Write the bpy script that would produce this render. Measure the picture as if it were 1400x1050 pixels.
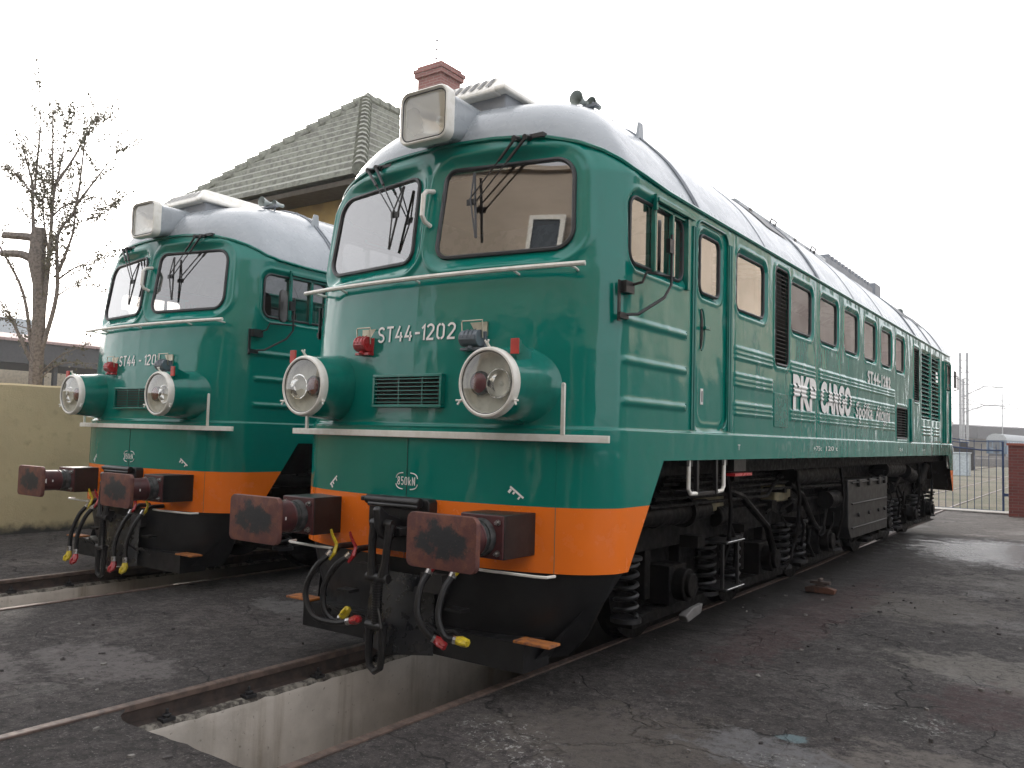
import bpy, bmesh, math, random
import numpy as np
from mathutils import Vector, Matrix, noise
R_=math.radians
for o in list(bpy.data.objects): bpy.data.objects.remove(o)
S=bpy.context.scene; COL=S.collection
random.seed(7); rng=np.random.default_rng(7)
# ------------------------------------------------------------------ camera
CAMP=Vector((4.185,-4.615,1.705)); YAW,PIT,ROL=R_(-35.41),R_(3.5),R_(1.56)
fw=Vector((math.sin(YAW)*math.cos(PIT),math.cos(YAW)*math.cos(PIT),math.sin(PIT)))
rt=Vector((math.cos(YAW),-math.sin(YAW),0)); up=rt.cross(fw)
r2=rt*math.cos(ROL)+up*math.sin(ROL); u2=-rt*math.sin(ROL)+up*math.cos(ROL)
cd=bpy.data.cameras.new("camera"); cam=bpy.data.objects.new("camera",cd); COL.objects.link(cam)
M=Matrix(((r2.x,u2.x,-fw.x),(r2.y,u2.y,-fw.y),(r2.z,u2.z,-fw.z))).to_4x4(); M.translation=CAMP
cam.matrix_world=M; cd.sensor_width=36; cd.lens=1153.2/1400*36; cd.clip_end=3000; cd.clip_start=.05
S.camera=cam
# ------------------------------------------------------------------ light
SUN_AZ,SUN_EL=R_(-53),R_(19)
w=bpy.data.worlds.new("World"); S.world=w; w.use_nodes=True
nt=w.node_tree; bg=nt.nodes["Background"]
sky=nt.nodes.new("ShaderNodeTexSky"); sky.sky_type='NISHITA'; sky.sun_disc=False
sky.sun_elevation=SUN_EL; sky.sun_rotation=SUN_AZ; sky.dust_density=4; sky.air_density=1; sky.ozone_density=1
hs=nt.nodes.new("ShaderNodeHueSaturation"); hs.inputs['Saturation'].default_value=.28
mxw=nt.nodes.new("ShaderNodeMix"); mxw.data_type='RGBA'; mxw.inputs[0].default_value=.45
# thin even cloud veil over the clear sky
mxw.inputs[7].default_value=(11.2,11.1,11.4,1)
nt.links.new(sky.outputs[0],hs.inputs['Color']); nt.links.new(hs.outputs[0],mxw.inputs[6]); nt.links.new(mxw.outputs[2],bg.inputs[0])
bg.inputs[1].default_value=.15
sd=bpy.data.lights.new("sun",'SUN'); sd.energy=3.0; sd.angle=R_(5); sd.color=(1,.93,.84)
so=bpy.data.objects.new("sun",sd); COL.objects.link(so)
sdir=Vector((math.sin(SUN_AZ)*math.cos(SUN_EL),math.cos(SUN_AZ)*math.cos(SUN_EL),math.sin(SUN_EL)))
so.rotation_euler=sdir.to_track_quat('Z','Y').to_euler()
S.view_settings.view_transform='Standard'; S.view_settings.look='None'; S.view_settings.exposure=0.7; S.view_settings.gamma=1
S.render.engine='CYCLES'
# ------------------------------------------------------------------ materials
def mk(name):
    m=bpy.data.materials.new(name); m.use_nodes=True; return m,m.node_tree,m.node_tree.nodes["Principled BSDF"]
def N(nt,t,**k):
    n=nt.nodes.new(t)
    for a,b in k.items():
        if a in n.inputs: n.inputs[a].default_value=b
        else: setattr(n,a,b)
    return n
def coord(nt,scale=None):
    tc=N(nt,"ShaderNodeTexCoord"); 
    if scale is None: return tc.outputs['Object']
    mp=N(nt,"ShaderNodeMapping"); mp.inputs['Scale'].default_value=scale; nt.links.new(tc.outputs['Object'],mp.inputs[0]); return mp.outputs[0]
def noi(nt,co,scale,detail=4,rough=.55,dist=0):
    n=N(nt,"ShaderNodeTexNoise"); n.inputs['Scale'].default_value=scale; n.inputs['Detail'].default_value=detail
    n.inputs['Roughness'].default_value=rough; n.inputs['Distortion'].default_value=dist; nt.links.new(co,n.inputs['Vector']); return n.outputs['Fac']
def ramp(nt,f,a,b,va=0.,vb=1.):
    n=N(nt,"ShaderNodeMapRange"); n.interpolation_type='SMOOTHSTEP'
    n.inputs[1].default_value=a; n.inputs[2].default_value=b; n.inputs[3].default_value=va; n.inputs[4].default_value=vb
    nt.links.new(f,n.inputs[0]); return n.outputs[0]
def mixc(nt,f,a,b):
    n=N(nt,"ShaderNodeMix"); n.data_type='RGBA'
    for i,x in ((0,f),(6,a),(7,b)):
        if isinstance(x,(tuple,list)): n.inputs[i].default_value=(*x,1) if len(x)==3 else x
        elif isinstance(x,(int,float)): n.inputs[i].default_value=x
        else: nt.links.new(x,n.inputs[i])
    return n.outputs[2]
def mth(nt,op,a,b=None):
    n=N(nt,"ShaderNodeMath"); n.operation=op
    for i,x in ((0,a),(1,b)):
        if x is None: continue
        if isinstance(x,(int,float)): n.inputs[i].default_value=x
        else: nt.links.new(x,n.inputs[i])
    return n.outputs[0]
def bump(nt,b,h,dist,strength=1,prev=None):
    n=N(nt,"ShaderNodeBump"); n.inputs['Distance'].default_value=dist; n.inputs['Strength'].default_value=strength
    nt.links.new(h,n.inputs['Height'])
    if prev is not None: nt.links.new(prev,n.inputs['Normal'])
    if b is not None: nt.links.new(n.outputs[0],b.inputs['Normal'])
    return n.outputs[0]
def simple(name,c,rough=.5,metal=0,c2=None,nscale=8,rvar=.1,bmp=0,bscale=40,coat=0,lo=.42,hi=.62,spec=.5):
    m,nt,b=mk(name); co=coord(nt)
    f=noi(nt,co,nscale,5)
    if c2 is None: c2=tuple(x*.8 for x in c)
    nt.links.new(mixc(nt,ramp(nt,f,lo,hi),c,c2),b.inputs['Base Color'])
    nt.links.new(ramp(nt,noi(nt,co,nscale*2.3,3),.3,.7,rough-rvar/2,rough+rvar/2),b.inputs['Roughness'])
    b.inputs['Metallic'].default_value=metal; b.inputs['Coat Weight'].default_value=coat; b.inputs['Specular IOR Level'].default_value=spec
    if bmp: bump(nt,b,noi(nt,co,bscale,4),bmp)
    return m
def blob(nt,co,cx,cy,rx,ry,nz,soft=.35,wob=.8,ax=('X','Y')):
    """soft-edged irregular patch round (cx,cy) in object space"""
    s=N(nt,"ShaderNodeSeparateXYZ"); nt.links.new(co,s.inputs[0])
    a=mth(nt,'DIVIDE',mth(nt,'SUBTRACT',s.outputs[ax[0]],cx),rx); b_=mth(nt,'DIVIDE',mth(nt,'SUBTRACT',s.outputs[ax[1]],cy),ry)
    r=mth(nt,'SQRT',mth(nt,'ADD',mth(nt,'MULTIPLY',a,a),mth(nt,'MULTIPLY',b_,b_)))
    r=mth(nt,'ADD',r,mth(nt,'MULTIPLY',mth(nt,'SUBTRACT',nz,.5),wob*2))
    return ramp(nt,r,1-soft/2,1+soft/2,1,0)
def paint(name,c,dull,chalk=False,rough=.13):
    m,nt,b=mk(name); co=coord(nt)
    big=noi(nt,co,1.3,3,.5); fine=noi(nt,co,9,6,.6)
    col=mixc(nt,ramp(nt,fine,.52,.75,0,.35),c,dull)
    if chalk:
        st=noi(nt,coord(nt,(1,2.2,.9)),3.2,6,.65,.6)
        nz=noi(nt,co,4,5,.6)
        for cy,cz,ry,rz,amt in ((7.0,1.86,2.3,.14,.55),(12.4,1.75,1.6,.2,.5),(5.9,1.67,2.2,.06,.45),(2.9,2.78,.7,.14,.3)):
            k=mth(nt,'MULTIPLY',blob(nt,co,cy,cz,ry,rz,nz,.5,1.0,('Y','Z')),ramp(nt,st,.5,.66,0,amt))
            col=mixc(nt,k,col,(.30,.42,.40))
    gm=N(nt,"ShaderNodeNewGeometry")
    nt.links.new(mixc(nt,gm.outputs['Backfacing'],col,(.07,.06,.05)),b.inputs['Base Color'])
    nt.links.new(ramp(nt,fine,.35,.8,rough-.03,rough+.16),b.inputs['Roughness'])
    b.inputs['Coat Weight'].default_value=.0; b.inputs['Specular IOR Level'].default_value=.5
    # panel waviness of old painted sheet steel
    p=bump(nt,None,noi(nt,coord(nt,(1.,1.,.55)),2.2,2,.5,.3),.022)
    p=bump(nt,None,noi(nt,co,7,2),.0022,1,p)
    bump(nt,b,noi(nt,co,180,2),.00012,1,p)
    return m
GREEN=paint('green_paint',(.0,.175,.138),(.001,.215,.172),True,.05)
ORANGE=paint('orange_paint',(.84,.18,.014),(.75,.16,.018),rough=.2)
GREEN2=simple('green_enamel',(.0,.145,.112),.14,c2=(.002,.17,.135),coat=.1)
GREY=simple('roof_grey',(.33,.36,.385),.28,c2=(.30,.33,.355),nscale=3,rvar=.12,bmp=.0015,bscale=6,coat=.15)
GREYD=simple('duct_grey',(.25,.27,.30),.5,c2=(.2,.22,.25),nscale=5)
CREAM=simple('cream_paint',(.80,.785,.73),.35,c2=(.72,.70,.63),nscale=14,coat=.2)
WHITE=simple('white_paint',(.86,.85,.83),.5,c2=(.78,.77,.75),nscale=30)
BLACK=simple('black_paint',(.008,.008,.009),.40,c2=(.014,.0135,.0135),nscale=9,bmp=.0008,bscale=60)
GRIME=simple('grimy_underframe',(.0030,.0028,.0030),.62,c2=(.007,.0060,.0054),nscale=7,rvar=.3,bmp=.002,bscale=35,spec=.10)
RUBBER=simple('rubber',(.008,.008,.009),.5,bmp=.0004,bscale=90)
SEAL=simple('window_rubber',(.03,.032,.035),.45)
MAROON=simple('maroon_paint',(.085,.026,.028),.42,c2=(.06,.022,.024),nscale=12,bmp=.0006)
STEEL=simple('bright_steel',(.5,.5,.5),.3,1,c2=(.35,.34,.32),nscale=30)
RAILS=simple('rail_rust',(.16,.115,.095),.45,.35,c2=(.10,.075,.065),nscale=12,rvar=.2,bmp=.001)
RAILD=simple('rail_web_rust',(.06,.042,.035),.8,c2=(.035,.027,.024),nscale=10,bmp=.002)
RED=simple('red_enamel',(.42,.02,.025),.3,coat=.4)
REDM=simple('red_marker',(.5,.045,.03),.4)
YELLOW=simple('yellow_enamel',(.65,.5,.02),.4,c2=(.5,.38,.03),nscale=40)
SOCK=simple('socket_grey',(.13,.155,.18),.4)
BRASS=simple('plated_wire',(.45,.42,.33),.35,.8)
RUSTO=simple('rusty_orange_plate',(.42,.15,.035),.7,c2=(.2,.08,.04),nscale=20,bmp=.001)
TAN=simple('tan_filler',(.22,.19,.11),.8,c2=(.15,.13,.08))
GREASE=simple('greased_metal',(.05,.055,.055),.4,.3,c2=(.1,.1,.1),nscale=20)
PLOW=simple('plough_black',(.006,.0062,.007),.42,c2=(.011,.0115,.0125),nscale=4,rvar=.2,bmp=.001,bscale=12)
DARKIN=simple('interior_dark',(.03,.028,.027),.8)
INT=simple('cab_lining',(.20,.16,.125),.6,c2=(.17,.135,.105),nscale=2)
DESK=simple('cab_desk',(.50,.42,.30),.5)
ENGR=simple('radiator_red',(.34,.075,.06),.7,c2=(.2,.05,.04),nscale=3)
BRICK_D=(.20,.055,.04)
# rusty buffer disc with a dark grease patch
m,nt,b=mk('buffer_face'); co=coord(nt); nz=noi(nt,co,9,5,.65)
c=mixc(nt,ramp(nt,noi(nt,co,14,6,.7),.42,.62),(.125,.05,.045),(.19,.075,.05))
c=mixc(nt,blob(nt,co,.02,.01,.19,.10,nz,.45,1.5,('X','Z')),c,(.028,.030,.034))
c=mixc(nt,ramp(nt,noi(nt,co,50,3),.66,.72,0,.6),c,(.2,.15,.13))
nt.links.new(c,b.inputs['Base Color']); b.inputs['Roughness'].default_value=.5; b.inputs['Metallic'].default_value=.2
bump(nt,b,noi(nt,co,25,6,.7),.003); BUFF=m
# glass
def glass(name,tint,f0=.1,rough=0.0,refl=(1,1,1)):
    m,nt,b=mk(name); nt.nodes.remove(b); out=nt.nodes['Material Output']
    tr=N(nt,"ShaderNodeBsdfTransparent"); tr.inputs[0].default_value=(*tint,1)
    gl=N(nt,"ShaderNodeBsdfGlossy"); gl.inputs['Roughness'].default_value=rough; gl.inputs[0].default_value=(*refl,1)
    lw=N(nt,"ShaderNodeLayerWeight"); lw.inputs['Blend'].default_value=.5
    fr_=mth(nt,'ADD',f0,mth(nt,'MULTIPLY',mth(nt,'POWER',lw.outputs['Facing'],3.0),1-f0))
    co=coord(nt); bp=bump(nt,None,noi(nt,co,1.4,1),.0022)
    nt.links.new(bp,gl.inputs['Normal'])
    mx=N(nt,"ShaderNodeMixShader"); nt.links.new(fr_,mx.inputs[0]); nt.links.new(tr.outputs[0],mx.inputs[1]); nt.links.new(gl.outputs[0],mx.inputs[2])
    nt.links.new(mx.outputs[0],out.inputs[0]); return m
GLASS=glass('window_glass',(.62,.61,.60),.20)
GLASSS=glass('side_window_glass',(.35,.34,.34),.28,.01)
LENS=glass('lamp_glass',(.9,.91,.9),.07)
m,nt,b=mk('lamp_reflector'); b.inputs['Base Color'].default_value=(.85,.85,.84,1); b.inputs['Metallic'].default_value=1; b.inputs['Roughness'].default_value=.12
bump(nt,b,noi(nt,coord(nt),25,1),.004); REFL=m
DISH=simple('lamp_dish_white',(.62,.62,.56),.5,c2=(.52,.52,.46),nscale=10)
REDL=simple('red_lamp_glass',(.12,.006,.016),.25,coat=.2)
# asphalt
m,nt,b=mk('asphalt'); co=coord(nt)
n1=noi(nt,co,.9,6,.6,.3); n2=noi(nt,co,5,8,.7); n3=noi(nt,co,60,4,.7)
c=mixc(nt,ramp(nt,n1,.42,.6),(.066,.058,.055),(.108,.095,.09))
c=mixc(nt,ramp(nt,n2,.5,.68,0,.8),c,(.135,.12,.118))
c=mixc(nt,ramp(nt,n2,.30,.42,.85,0),c,(.011,.010,.011))
c=mixc(nt,ramp(nt,noi(nt,co,15,8,.85),.42,.56,.8,0),c,(.020,.018,.018))
c=mixc(nt,ramp(nt,noi(nt,co,9,8,.85,.4),.54,.63,0,.7),c,(.165,.15,.142))
c=mixc(nt,ramp(nt,n3,.60,.68,0,.85),c,(.27,.25,.24))
c=mixc(nt,ramp(nt,noi(nt,co,110,2),.33,.40,.5,0),c,(.008,.008,.008))
vor=N(nt,"ShaderNodeTexVoronoi"); vor.feature='DISTANCE_TO_EDGE'; vor.inputs['Scale'].default_value=.8
dn=N(nt,"ShaderNodeTexNoise"); dn.inputs['Scale'].default_value=3; dn.inputs['Detail'].default_value=5; nt.links.new(co,dn.inputs['Vector'])
vm=N(nt,"ShaderNodeVectorMath"); vm.operation='MULTIPLY_ADD'; vm.inputs[1].default_value=(.7,.7,.0); nt.links.new(dn.outputs['Color'],vm.inputs[0]); nt.links.new(co,vm.inputs[2])
nt.links.new(vm.outputs[0],vor.inputs['Vector'])
crk=mth(nt,'MULTIPLY',ramp(nt,vor.outputs[0],.0,.011,1,0),ramp(nt,noi(nt,co,.8,2),.40,.50))
c=mixc(nt,mth(nt,'MULTIPLY',crk,.85),c,(.006,.006,.006))
brk=ramp(nt,noi(nt,co,14,8,.8,.3),.36,.56,.15,1); nzb=noi(nt,co,3.2,10,.72,.2); spk=noi(nt,co,26,5,.75,.5)
for cx,cy,rx,ry,cc,k in ((3.7,3.0,1.0,.5,(.20,.185,.165),.95),(3.4,.2,.8,.5,(.185,.165,.148),.95),(2.6,5.6,.8,.9,(.15,.135,.12),.7),(4.6,8.0,2.2,1.2,(.16,.148,.135),.7),
      (1.7,4.3,.35,2.6,(.085,.036,.036),.5),(2.0,-.2,.9,.6,(.13,.115,.10),.8),(3.5,2.0,.35,.6,(.085,.04,.042),.5),(2.65,.5,.12,.08,(.18,.26,.28),.85),(2.6,.2,.45,.28,(.19,.19,.195),.9),
      (-1.9,-1.2,.7,.35,(.19,.175,.17),.8),(-2.7,-2.0,1.0,.5,(.18,.165,.16),.8),(-2.4,1.0,.5,.25,(.19,.185,.18),.7)):
    c=mixc(nt,mth(nt,'MULTIPLY',mth(nt,'MULTIPLY',blob(nt,co,cx,cy,rx,ry,nzb,.3,1.5),brk),k),c,cc)
for cx,cy,rx,ry in ((1.31,-.5,.33,.22),(2.86,1.5,.12,.08),(1.55,-.75,.35,.12),(2.75,.05,.3,.15),(3.25,1.3,.2,.2)):
    k=mth(nt,'MULTIPLY',blob(nt,co,cx,cy,rx,ry,nzb,.5,.9),ramp(nt,spk,.56,.62,0,.85)); c=mixc(nt,k,c,(.42,.42,.40))
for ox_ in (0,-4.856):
    c=mixc(nt,mth(nt,'MULTIPLY',blob(nt,co,ox_,9.3,1.75,9.3,nzb,.7,.45),.88),c,(.012,.011,.011))  # shade under and beside each locomotive, painted into the asphalt colour
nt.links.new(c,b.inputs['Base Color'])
wet=blob(nt,co,2.8,11.8,1.7,1.9,nzb,.6,1.3)
wet2=mth(nt,'MAXIMUM',wet,ramp(nt,n1,.53,.62,0,.35))
ro=N(nt,"ShaderNodeMix"); ro.data_type='FLOAT'; nt.links.new(wet2,ro.inputs[0]); ro.inputs[2].default_value=.82; ro.inputs[3].default_value=.22
nt.links.new(ro.outputs[0],b.inputs['Roughness']); b.inputs['Specular IOR Level'].default_value=.4
p=bump(nt,None,n2,.05); p=bump(nt,None,noi(nt,co,17,6,.8),.03,1,p); p=bump(nt,None,n3,.010,1,p); bump(nt,b,mth(nt,'SUBTRACT',1.0,crk),.02,1,p)
ASPH=m
# gravelly grass beyond the gate
m,nt,b=mk('dry_verge'); co=coord(nt)
c=mixc(nt,ramp(nt,noi(nt,co,.35,8,.7),.42,.58),(.115,.098,.07),(.062,.068,.035)); c=mixc(nt,ramp(nt,noi(nt,co,14,4),.5,.7,0,.6),c,(.24,.22,.19))
nt.links.new(c,b.inputs['Base Color']); b.inputs['Roughness'].default_value=.95; bump(nt,b,noi(nt,co,20,5),.04); VERGE=m
# pit concrete with streaks, shade under the train painted in as darkening further in
m,nt,b=mk('pit_concrete'); co=coord(nt)
c=mixc(nt,ramp(nt,noi(nt,co,2.5,6),.35,.65),(.60,.555,.50),(.46,.425,.38))
stk=noi(nt,coord(nt,(1,1.5,.10)),1.9,6,.65)
c=mixc(nt,ramp(nt,stk,.52,.74,0,.75),c,(.19,.145,.09)); c=mixc(nt,ramp(nt,noi(nt,co,30,3),.66,.72,0,.5),c,(.15,.13,.1))
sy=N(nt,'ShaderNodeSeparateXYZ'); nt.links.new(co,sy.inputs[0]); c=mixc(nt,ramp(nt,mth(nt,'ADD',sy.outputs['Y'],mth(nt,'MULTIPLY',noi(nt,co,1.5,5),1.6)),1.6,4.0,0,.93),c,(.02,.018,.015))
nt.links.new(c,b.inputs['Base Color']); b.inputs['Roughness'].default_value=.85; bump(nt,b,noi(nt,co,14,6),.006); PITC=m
m,nt,b=mk('broken_ledge'); co=coord(nt)
c=mixc(nt,ramp(nt,noi(nt,co,12,6,.7),.4,.6),(.30,.28,.24),(.07,.062,.055)); nt.links.new(c,b.inputs['Base Color']); b.inputs['Roughness'].default_value=.9
bump(nt,b,noi(nt,co,40,6),.01); LEDGE=m
# ochre render of the yard wall
m,nt,b=mk('wall_render'); co=coord(nt)
c=mixc(nt,ramp(nt,noi(nt,co,.8,5),.35,.65),(.53,.43,.255),(.45,.365,.22)); c=mixc(nt,ramp(nt,noi(nt,co,6,5),.55,.75,0,.4),c,(.26,.21,.13))
s=N(nt,"ShaderNodeSeparateXYZ"); nt.links.new(co,s.inputs[0]); lowm=ramp(nt,mth(nt,'ADD',s.outputs['Z'],mth(nt,'MULTIPLY',noi(nt,co,6,5),.25)),.14,.30,1,0)
c=mixc(nt,lowm,c,(.045,.042,.038))
nt.links.new(c,b.inputs['Base Color']); b.inputs['Roughness'].default_value=.9
p=bump(nt,None,noi(nt,co,3,4),.02); bump(nt,b,noi(nt,co,45,4,.6),.006,1,p); WALLM=m
OCHRE=simple('house_ochre',(.42,.29,.11),.85,c2=(.33,.23,.10),nscale=2,bmp=.004)
SOFF=simple('soffit_boards',(.10,.085,.065),.8)
TILE=simple('roof_tile',(.26,.27,.22),.6,c2=(.17,.17,.145),nscale=9,rvar=.2,bmp=.004,bscale=18)
def brickm(name,c1,c2,mort,sc=1):
    m,nt,b=mk(name); tc=N(nt,"ShaderNodeTexCoord"); s=N(nt,"ShaderNodeSeparateXYZ"); nt.links.new(tc.outputs['Object'],s.inputs[0])
    cb=N(nt,"ShaderNodeCombineXYZ"); nt.links.new(mth(nt,'ADD',s.outputs['X'],s.outputs['Y']),cb.inputs[0]); nt.links.new(s.outputs['Z'],cb.inputs[1])
    br=N(nt,"ShaderNodeTexBrick"); nt.links.new(cb.outputs[0],br.inputs['Vector']); br.inputs['Scale'].default_value=1
    br.inputs['Brick Width'].default_value=.26*sc; br.inputs['Row Height'].default_value=.075*sc; br.inputs['Mortar Size'].default_value=.006*sc
    br.inputs['Color1'].default_value=(*c1,1); br.inputs['Color2'].default_value=(*c2,1); br.inputs['Mortar'].default_value=(*mort,1)
    nt.links.new(br.outputs[0],b.inputs['Base Color']); b.inputs['Roughness'].default_value=.85
    bump(nt,b,br.outputs['Fac'],.006).node.invert=True; return m
BRICK=brickm('red_brick',(.20,.05,.04),(.15,.04,.035),(.16,.11,.10))
BRICKC=brickm('chimney_brick',(.30,.13,.11),(.24,.10,.09),(.32,.26,.24))
BARK=simple('bark',(.20,.17,.15),.9,c2=(.11,.095,.085),nscale=24,bmp=.01,bscale=25)
m,nt,b=mk('dry_leaf'); co=coord(nt); nt.links.new(mixc(nt,ramp(nt,noi(nt,co,6,2),.4,.6),(.16,.14,.10),(.10,.10,.06)),b.inputs['Base Color']); b.inputs['Roughness'].default_value=.7; LEAF=m
BLUE=simple('blue_paint',(.014,.045,.13),.4)
CREAMW=simple('pale_building',(.50,.44,.34),.85); BLUEG=simple('slab_block',(.34,.38,.42),.8); DKROOF=simple('canopy_dark',(.045,.047,.052),.7); PINKR=simple('canopy_edge',(.35,.25,.24),.8)
GALV=simple('galvanised',(.42,.43,.44),.5,.3); WIND=simple('far_window',(.06,.075,.09),.15)
HALL=simple('depot_hall_render',(.40,.335,.27),.85,c2=(.33,.275,.215),nscale=.6)
# ------------------------------------------------------------------ mesh builder
class MB:
    def __init__(s): s.v=[]; s.f=[]; s.mi=[]; s.cur=0
    def add(s,vs,fs,mi=None):
        o=len(s.v); s.v+= [tuple(map(float,v)) for v in vs]; s.f+=[tuple(o+i for i in f) for f in fs]; s.mi+=[s.cur if mi is None else mi]*len(fs); return s
    def box(s,x0,x1,y0,y1,z0,z1,mi=None,T=None):
        v=[Vector((x,y,z)) for z in (z0,z1) for y in (y0,y1) for x in (x0,x1)]
        if T is not None: v=[T@p for p in v]
        return s.add(v,[(0,2,3,1),(4,5,7,6),(0,1,5,4),(2,6,7,3),(0,4,6,2),(1,3,7,5)],mi)
    def cyl(s,p0,p1,r0,r1=None,n=16,mi=None,caps=True):
        return s.loft_path([p0,p1],[r0,r0 if r1 is None else r1],n,caps,mi)
    def loft_path(s,pts,rs,n=8,caps=True,mi=None,closed=False):
        pts=[Vector(p) for p in pts]; k=len(pts); rings=[]; prev=None
        for i,p in enumerate(pts):
            if closed: t=(pts[(i+1)%k]-pts[i-1]).normalized()
            else: t=(pts[min(i+1,k-1)]-pts[max(i-1,0)]).normalized()
            if prev is None:
                a=Vector((0,0,1)) if abs(t.z)<.9 else Vector((1,0,0)); u=(a-t*a.dot(t)).normalized()
            else: u=(prev-t*prev.dot(t)).normalized()
            prev=u; w_=t.cross(u); r=rs[i] if isinstance(rs,(list,tuple)) else rs
            rings.append([p+(u*math.cos(2*math.pi*j/n)+w_*math.sin(2*math.pi*j/n))*r for j in range(n)])
        v=[q for ring in rings for q in ring]; f=[]
        for i in range(k if closed else k-1):
            a=i*n; b=((i+1)%k)*n
            for j in range(n): f.append((a+j,a+(j+1)%n,b+(j+1)%n,b+j))
        if caps and not closed: f.append(tuple(range(n-1,-1,-1))); f.append(tuple((k-1)*n+j for j in range(n)))
        return s.add(v,f,mi)
    def tube(s,pts,r,n=8,mi=None,closed=False): return s.loft_path(pts,r,n,True,mi,closed)
    def rings(s,rings,close_u=True,cap0=False,cap1=False,mi=None):
        n=len(rings[0]); v=[q for r in rings for q in r]; f=[]
        for i in range(len(rings)-1):
            for j in range(n if close_u else n-1): f.append((i*n+j,i*n+(j+1)%n,(i+1)*n+(j+1)%n,(i+1)*n+j))
        if cap0: f.append(tuple(range(n-1,-1,-1)))
        if cap1: f.append(tuple((len(rings)-1)*n+j for j in range(n)))
        return s.add(v,f,mi)
    def lathe(s,prof,o,ax='y',n=32,mi=None):
        o=Vector(o); R=[]
        for r,h in prof:
            ring=[]
            for j in range(n):
                a=2*math.pi*j/n; c,d=r*math.cos(a),r*math.sin(a)
                ring.append(o+Vector({'y':(c,h,d),'x':(h,c,d),'z':(c,d,h)}[ax]))
            R.append(ring)
        return s.rings(R,mi=mi)
    def prism(s,poly,ax,a,b,mi=None):
        def P(p,h): return {'x':(h,p[0],p[1]),'y':(p[0],h,p[1]),'z':(p[0],p[1],h)}[ax]
        n=len(poly); v=[P(p,a) for p in poly]+[P(p,b) for p in poly]
        f=[tuple(range(n-1,-1,-1)),tuple(range(n,2*n))]+[(i,(i+1)%n,n+(i+1)%n,n+i) for i in range(n)]
        return s.add(v,f,mi)
    def spring(s,c,z0,z1,R,r,turns,mi=None):
        k=int(turns*14); pts=[(c[0]+R*math.cos(i*2*math.pi/14),c[1]+R*math.sin(i*2*math.pi/14),z0+(z1-z0)*i/k) for i in range(k+1)]
        return s.tube(pts,r,6,mi)
    def build(s,name,mats,parent=None,loc=None,bevel=0,ang=35,smooth=True):
        me=bpy.data.meshes.new(name); me.from_pydata(s.v,[],s.f)
        for m_ in (mats if isinstance(mats,(list,tuple)) else [mats]): me.materials.append(m_)
        me.polygons.foreach_set('material_index',s.mi)
        bm=bmesh.new(); bm.from_mesh(me); bmesh.ops.recalc_face_normals(bm,faces=bm.faces); bm.to_mesh(me); bm.free()
        if smooth:
            me.polygons.foreach_set('use_smooth',[True]*len(me.polygons)); me.set_sharp_from_angle(angle=R_(ang))
        me.update(); o=bpy.data.objects.new(name,me); COL.objects.link(o)
        if parent is not None: o.parent=parent
        if loc: o.location=loc
        if bevel:
            b_=o.modifiers.new('bevel','BEVEL'); b_.width=bevel; b_.segments=2; b_.limit_method='ANGLE'; b_.angle_limit=R_(40)
        return o
def npmesh(name,V,F,mats,mi=None,parent=None,smooth=True,ang=None):
    me=bpy.data.meshes.new(name); V=np.asarray(V,np.float32); F=np.asarray(F,np.int32)
    me.vertices.add(len(V)); me.vertices.foreach_set('co',V.ravel()); k=F.shape[1]
    me.loops.add(F.size); me.loops.foreach_set('vertex_index',F.ravel())
    me.polygons.add(len(F)); me.polygons.foreach_set('loop_start',np.arange(0,F.size,k,dtype=np.int32)); me.polygons.foreach_set('loop_total',np.full(len(F),k,np.int32))
    for m_ in (mats if isinstance(mats,(list,tuple)) else [mats]): me.materials.append(m_)
    if mi is not None: me.polygons.foreach_set('material_index',np.asarray(mi,np.int32))
    me.polygons.foreach_set('use_smooth',[smooth]*len(F)); me.update(calc_edges=True); me.validate()
    if ang: me.set_sharp_from_angle(angle=R_(ang))
    o=bpy.data.objects.new(name,me); COL.objects.link(o)
    if parent is not None: o.parent=parent
    return o
def thing(name,label,cat,loc=(0,0,0),group=None,rz=0):
    o=bpy.data.objects.new(name,None); COL.objects.link(o); o.location=loc; o.rotation_euler=(0,0,rz); o.empty_display_size=.3
    return tag(o,label,cat,group)
def tag(o,label,cat,group=None):
    o['label']=label; o['category']=cat
    if group: o['group']=group
    return o
def struct(o,kind='structure'): o['kind']=kind; return o
def copytree(o,parent=None,skip=()):
    c=o.copy(); COL.objects.link(c); c.parent=parent
    for ch in list(KIDS.get(o.name,[])):
        if ch.name in skip: continue
        copytree(ch,c,skip)
    return c
KIDS={}
def index_kids():
    KIDS.clear()
    for o in bpy.data.objects:
        if o.parent: KIDS.setdefault(o.parent.name,[]).append(o)
def smst(a,b,x): t=np.clip((x-a)/(b-a),0,1); return t*t*(3-2*t)
# ------------------------------------------------------------------ locomotive shell
L=15.66; XS=1.475
_nx=np.array([0,.2,.41,.6,.745,.85,.92,.97,.993,1.]); _ny=np.array([0,.008,.035,.085,.15,.22,.30,.40,.47,.56])
def catmull(P,k):
    P=np.vstack([2*P[0]-P[1],P,2*P[-1]-P[-2]]); out=[]
    for i in range(1,len(P)-2):
        for j in range(k):
            t=j/k; a,b,c,d=P[i-1],P[i],P[i+1],P[i+2]
            out.append(.5*((2*b)+(-a+c)*t+(2*a-5*b+4*c-d)*t*t+(-a+3*b-3*c+d)*t**3))
    out.append(P[-2]); return np.array(out)
_c=catmull(np.stack([_nx*XS,_ny],1),12); _c[:,0]=np.maximum.accumulate(np.clip(_c[:,0],0,XS)); _c[:,1]=np.maximum.accumulate(_c[:,1])
_al=np.concatenate([[0],np.cumsum(np.hypot(*np.diff(_c,axis=0).T))]); ARC=_al[-1]
def nose(a): return np.interp(a,_al,_c[:,0])/XS, np.interp(a,_al,_c[:,1])
def nosey(xr): return np.interp(xr,_c[:,0]/XS,_c[:,1])
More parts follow.
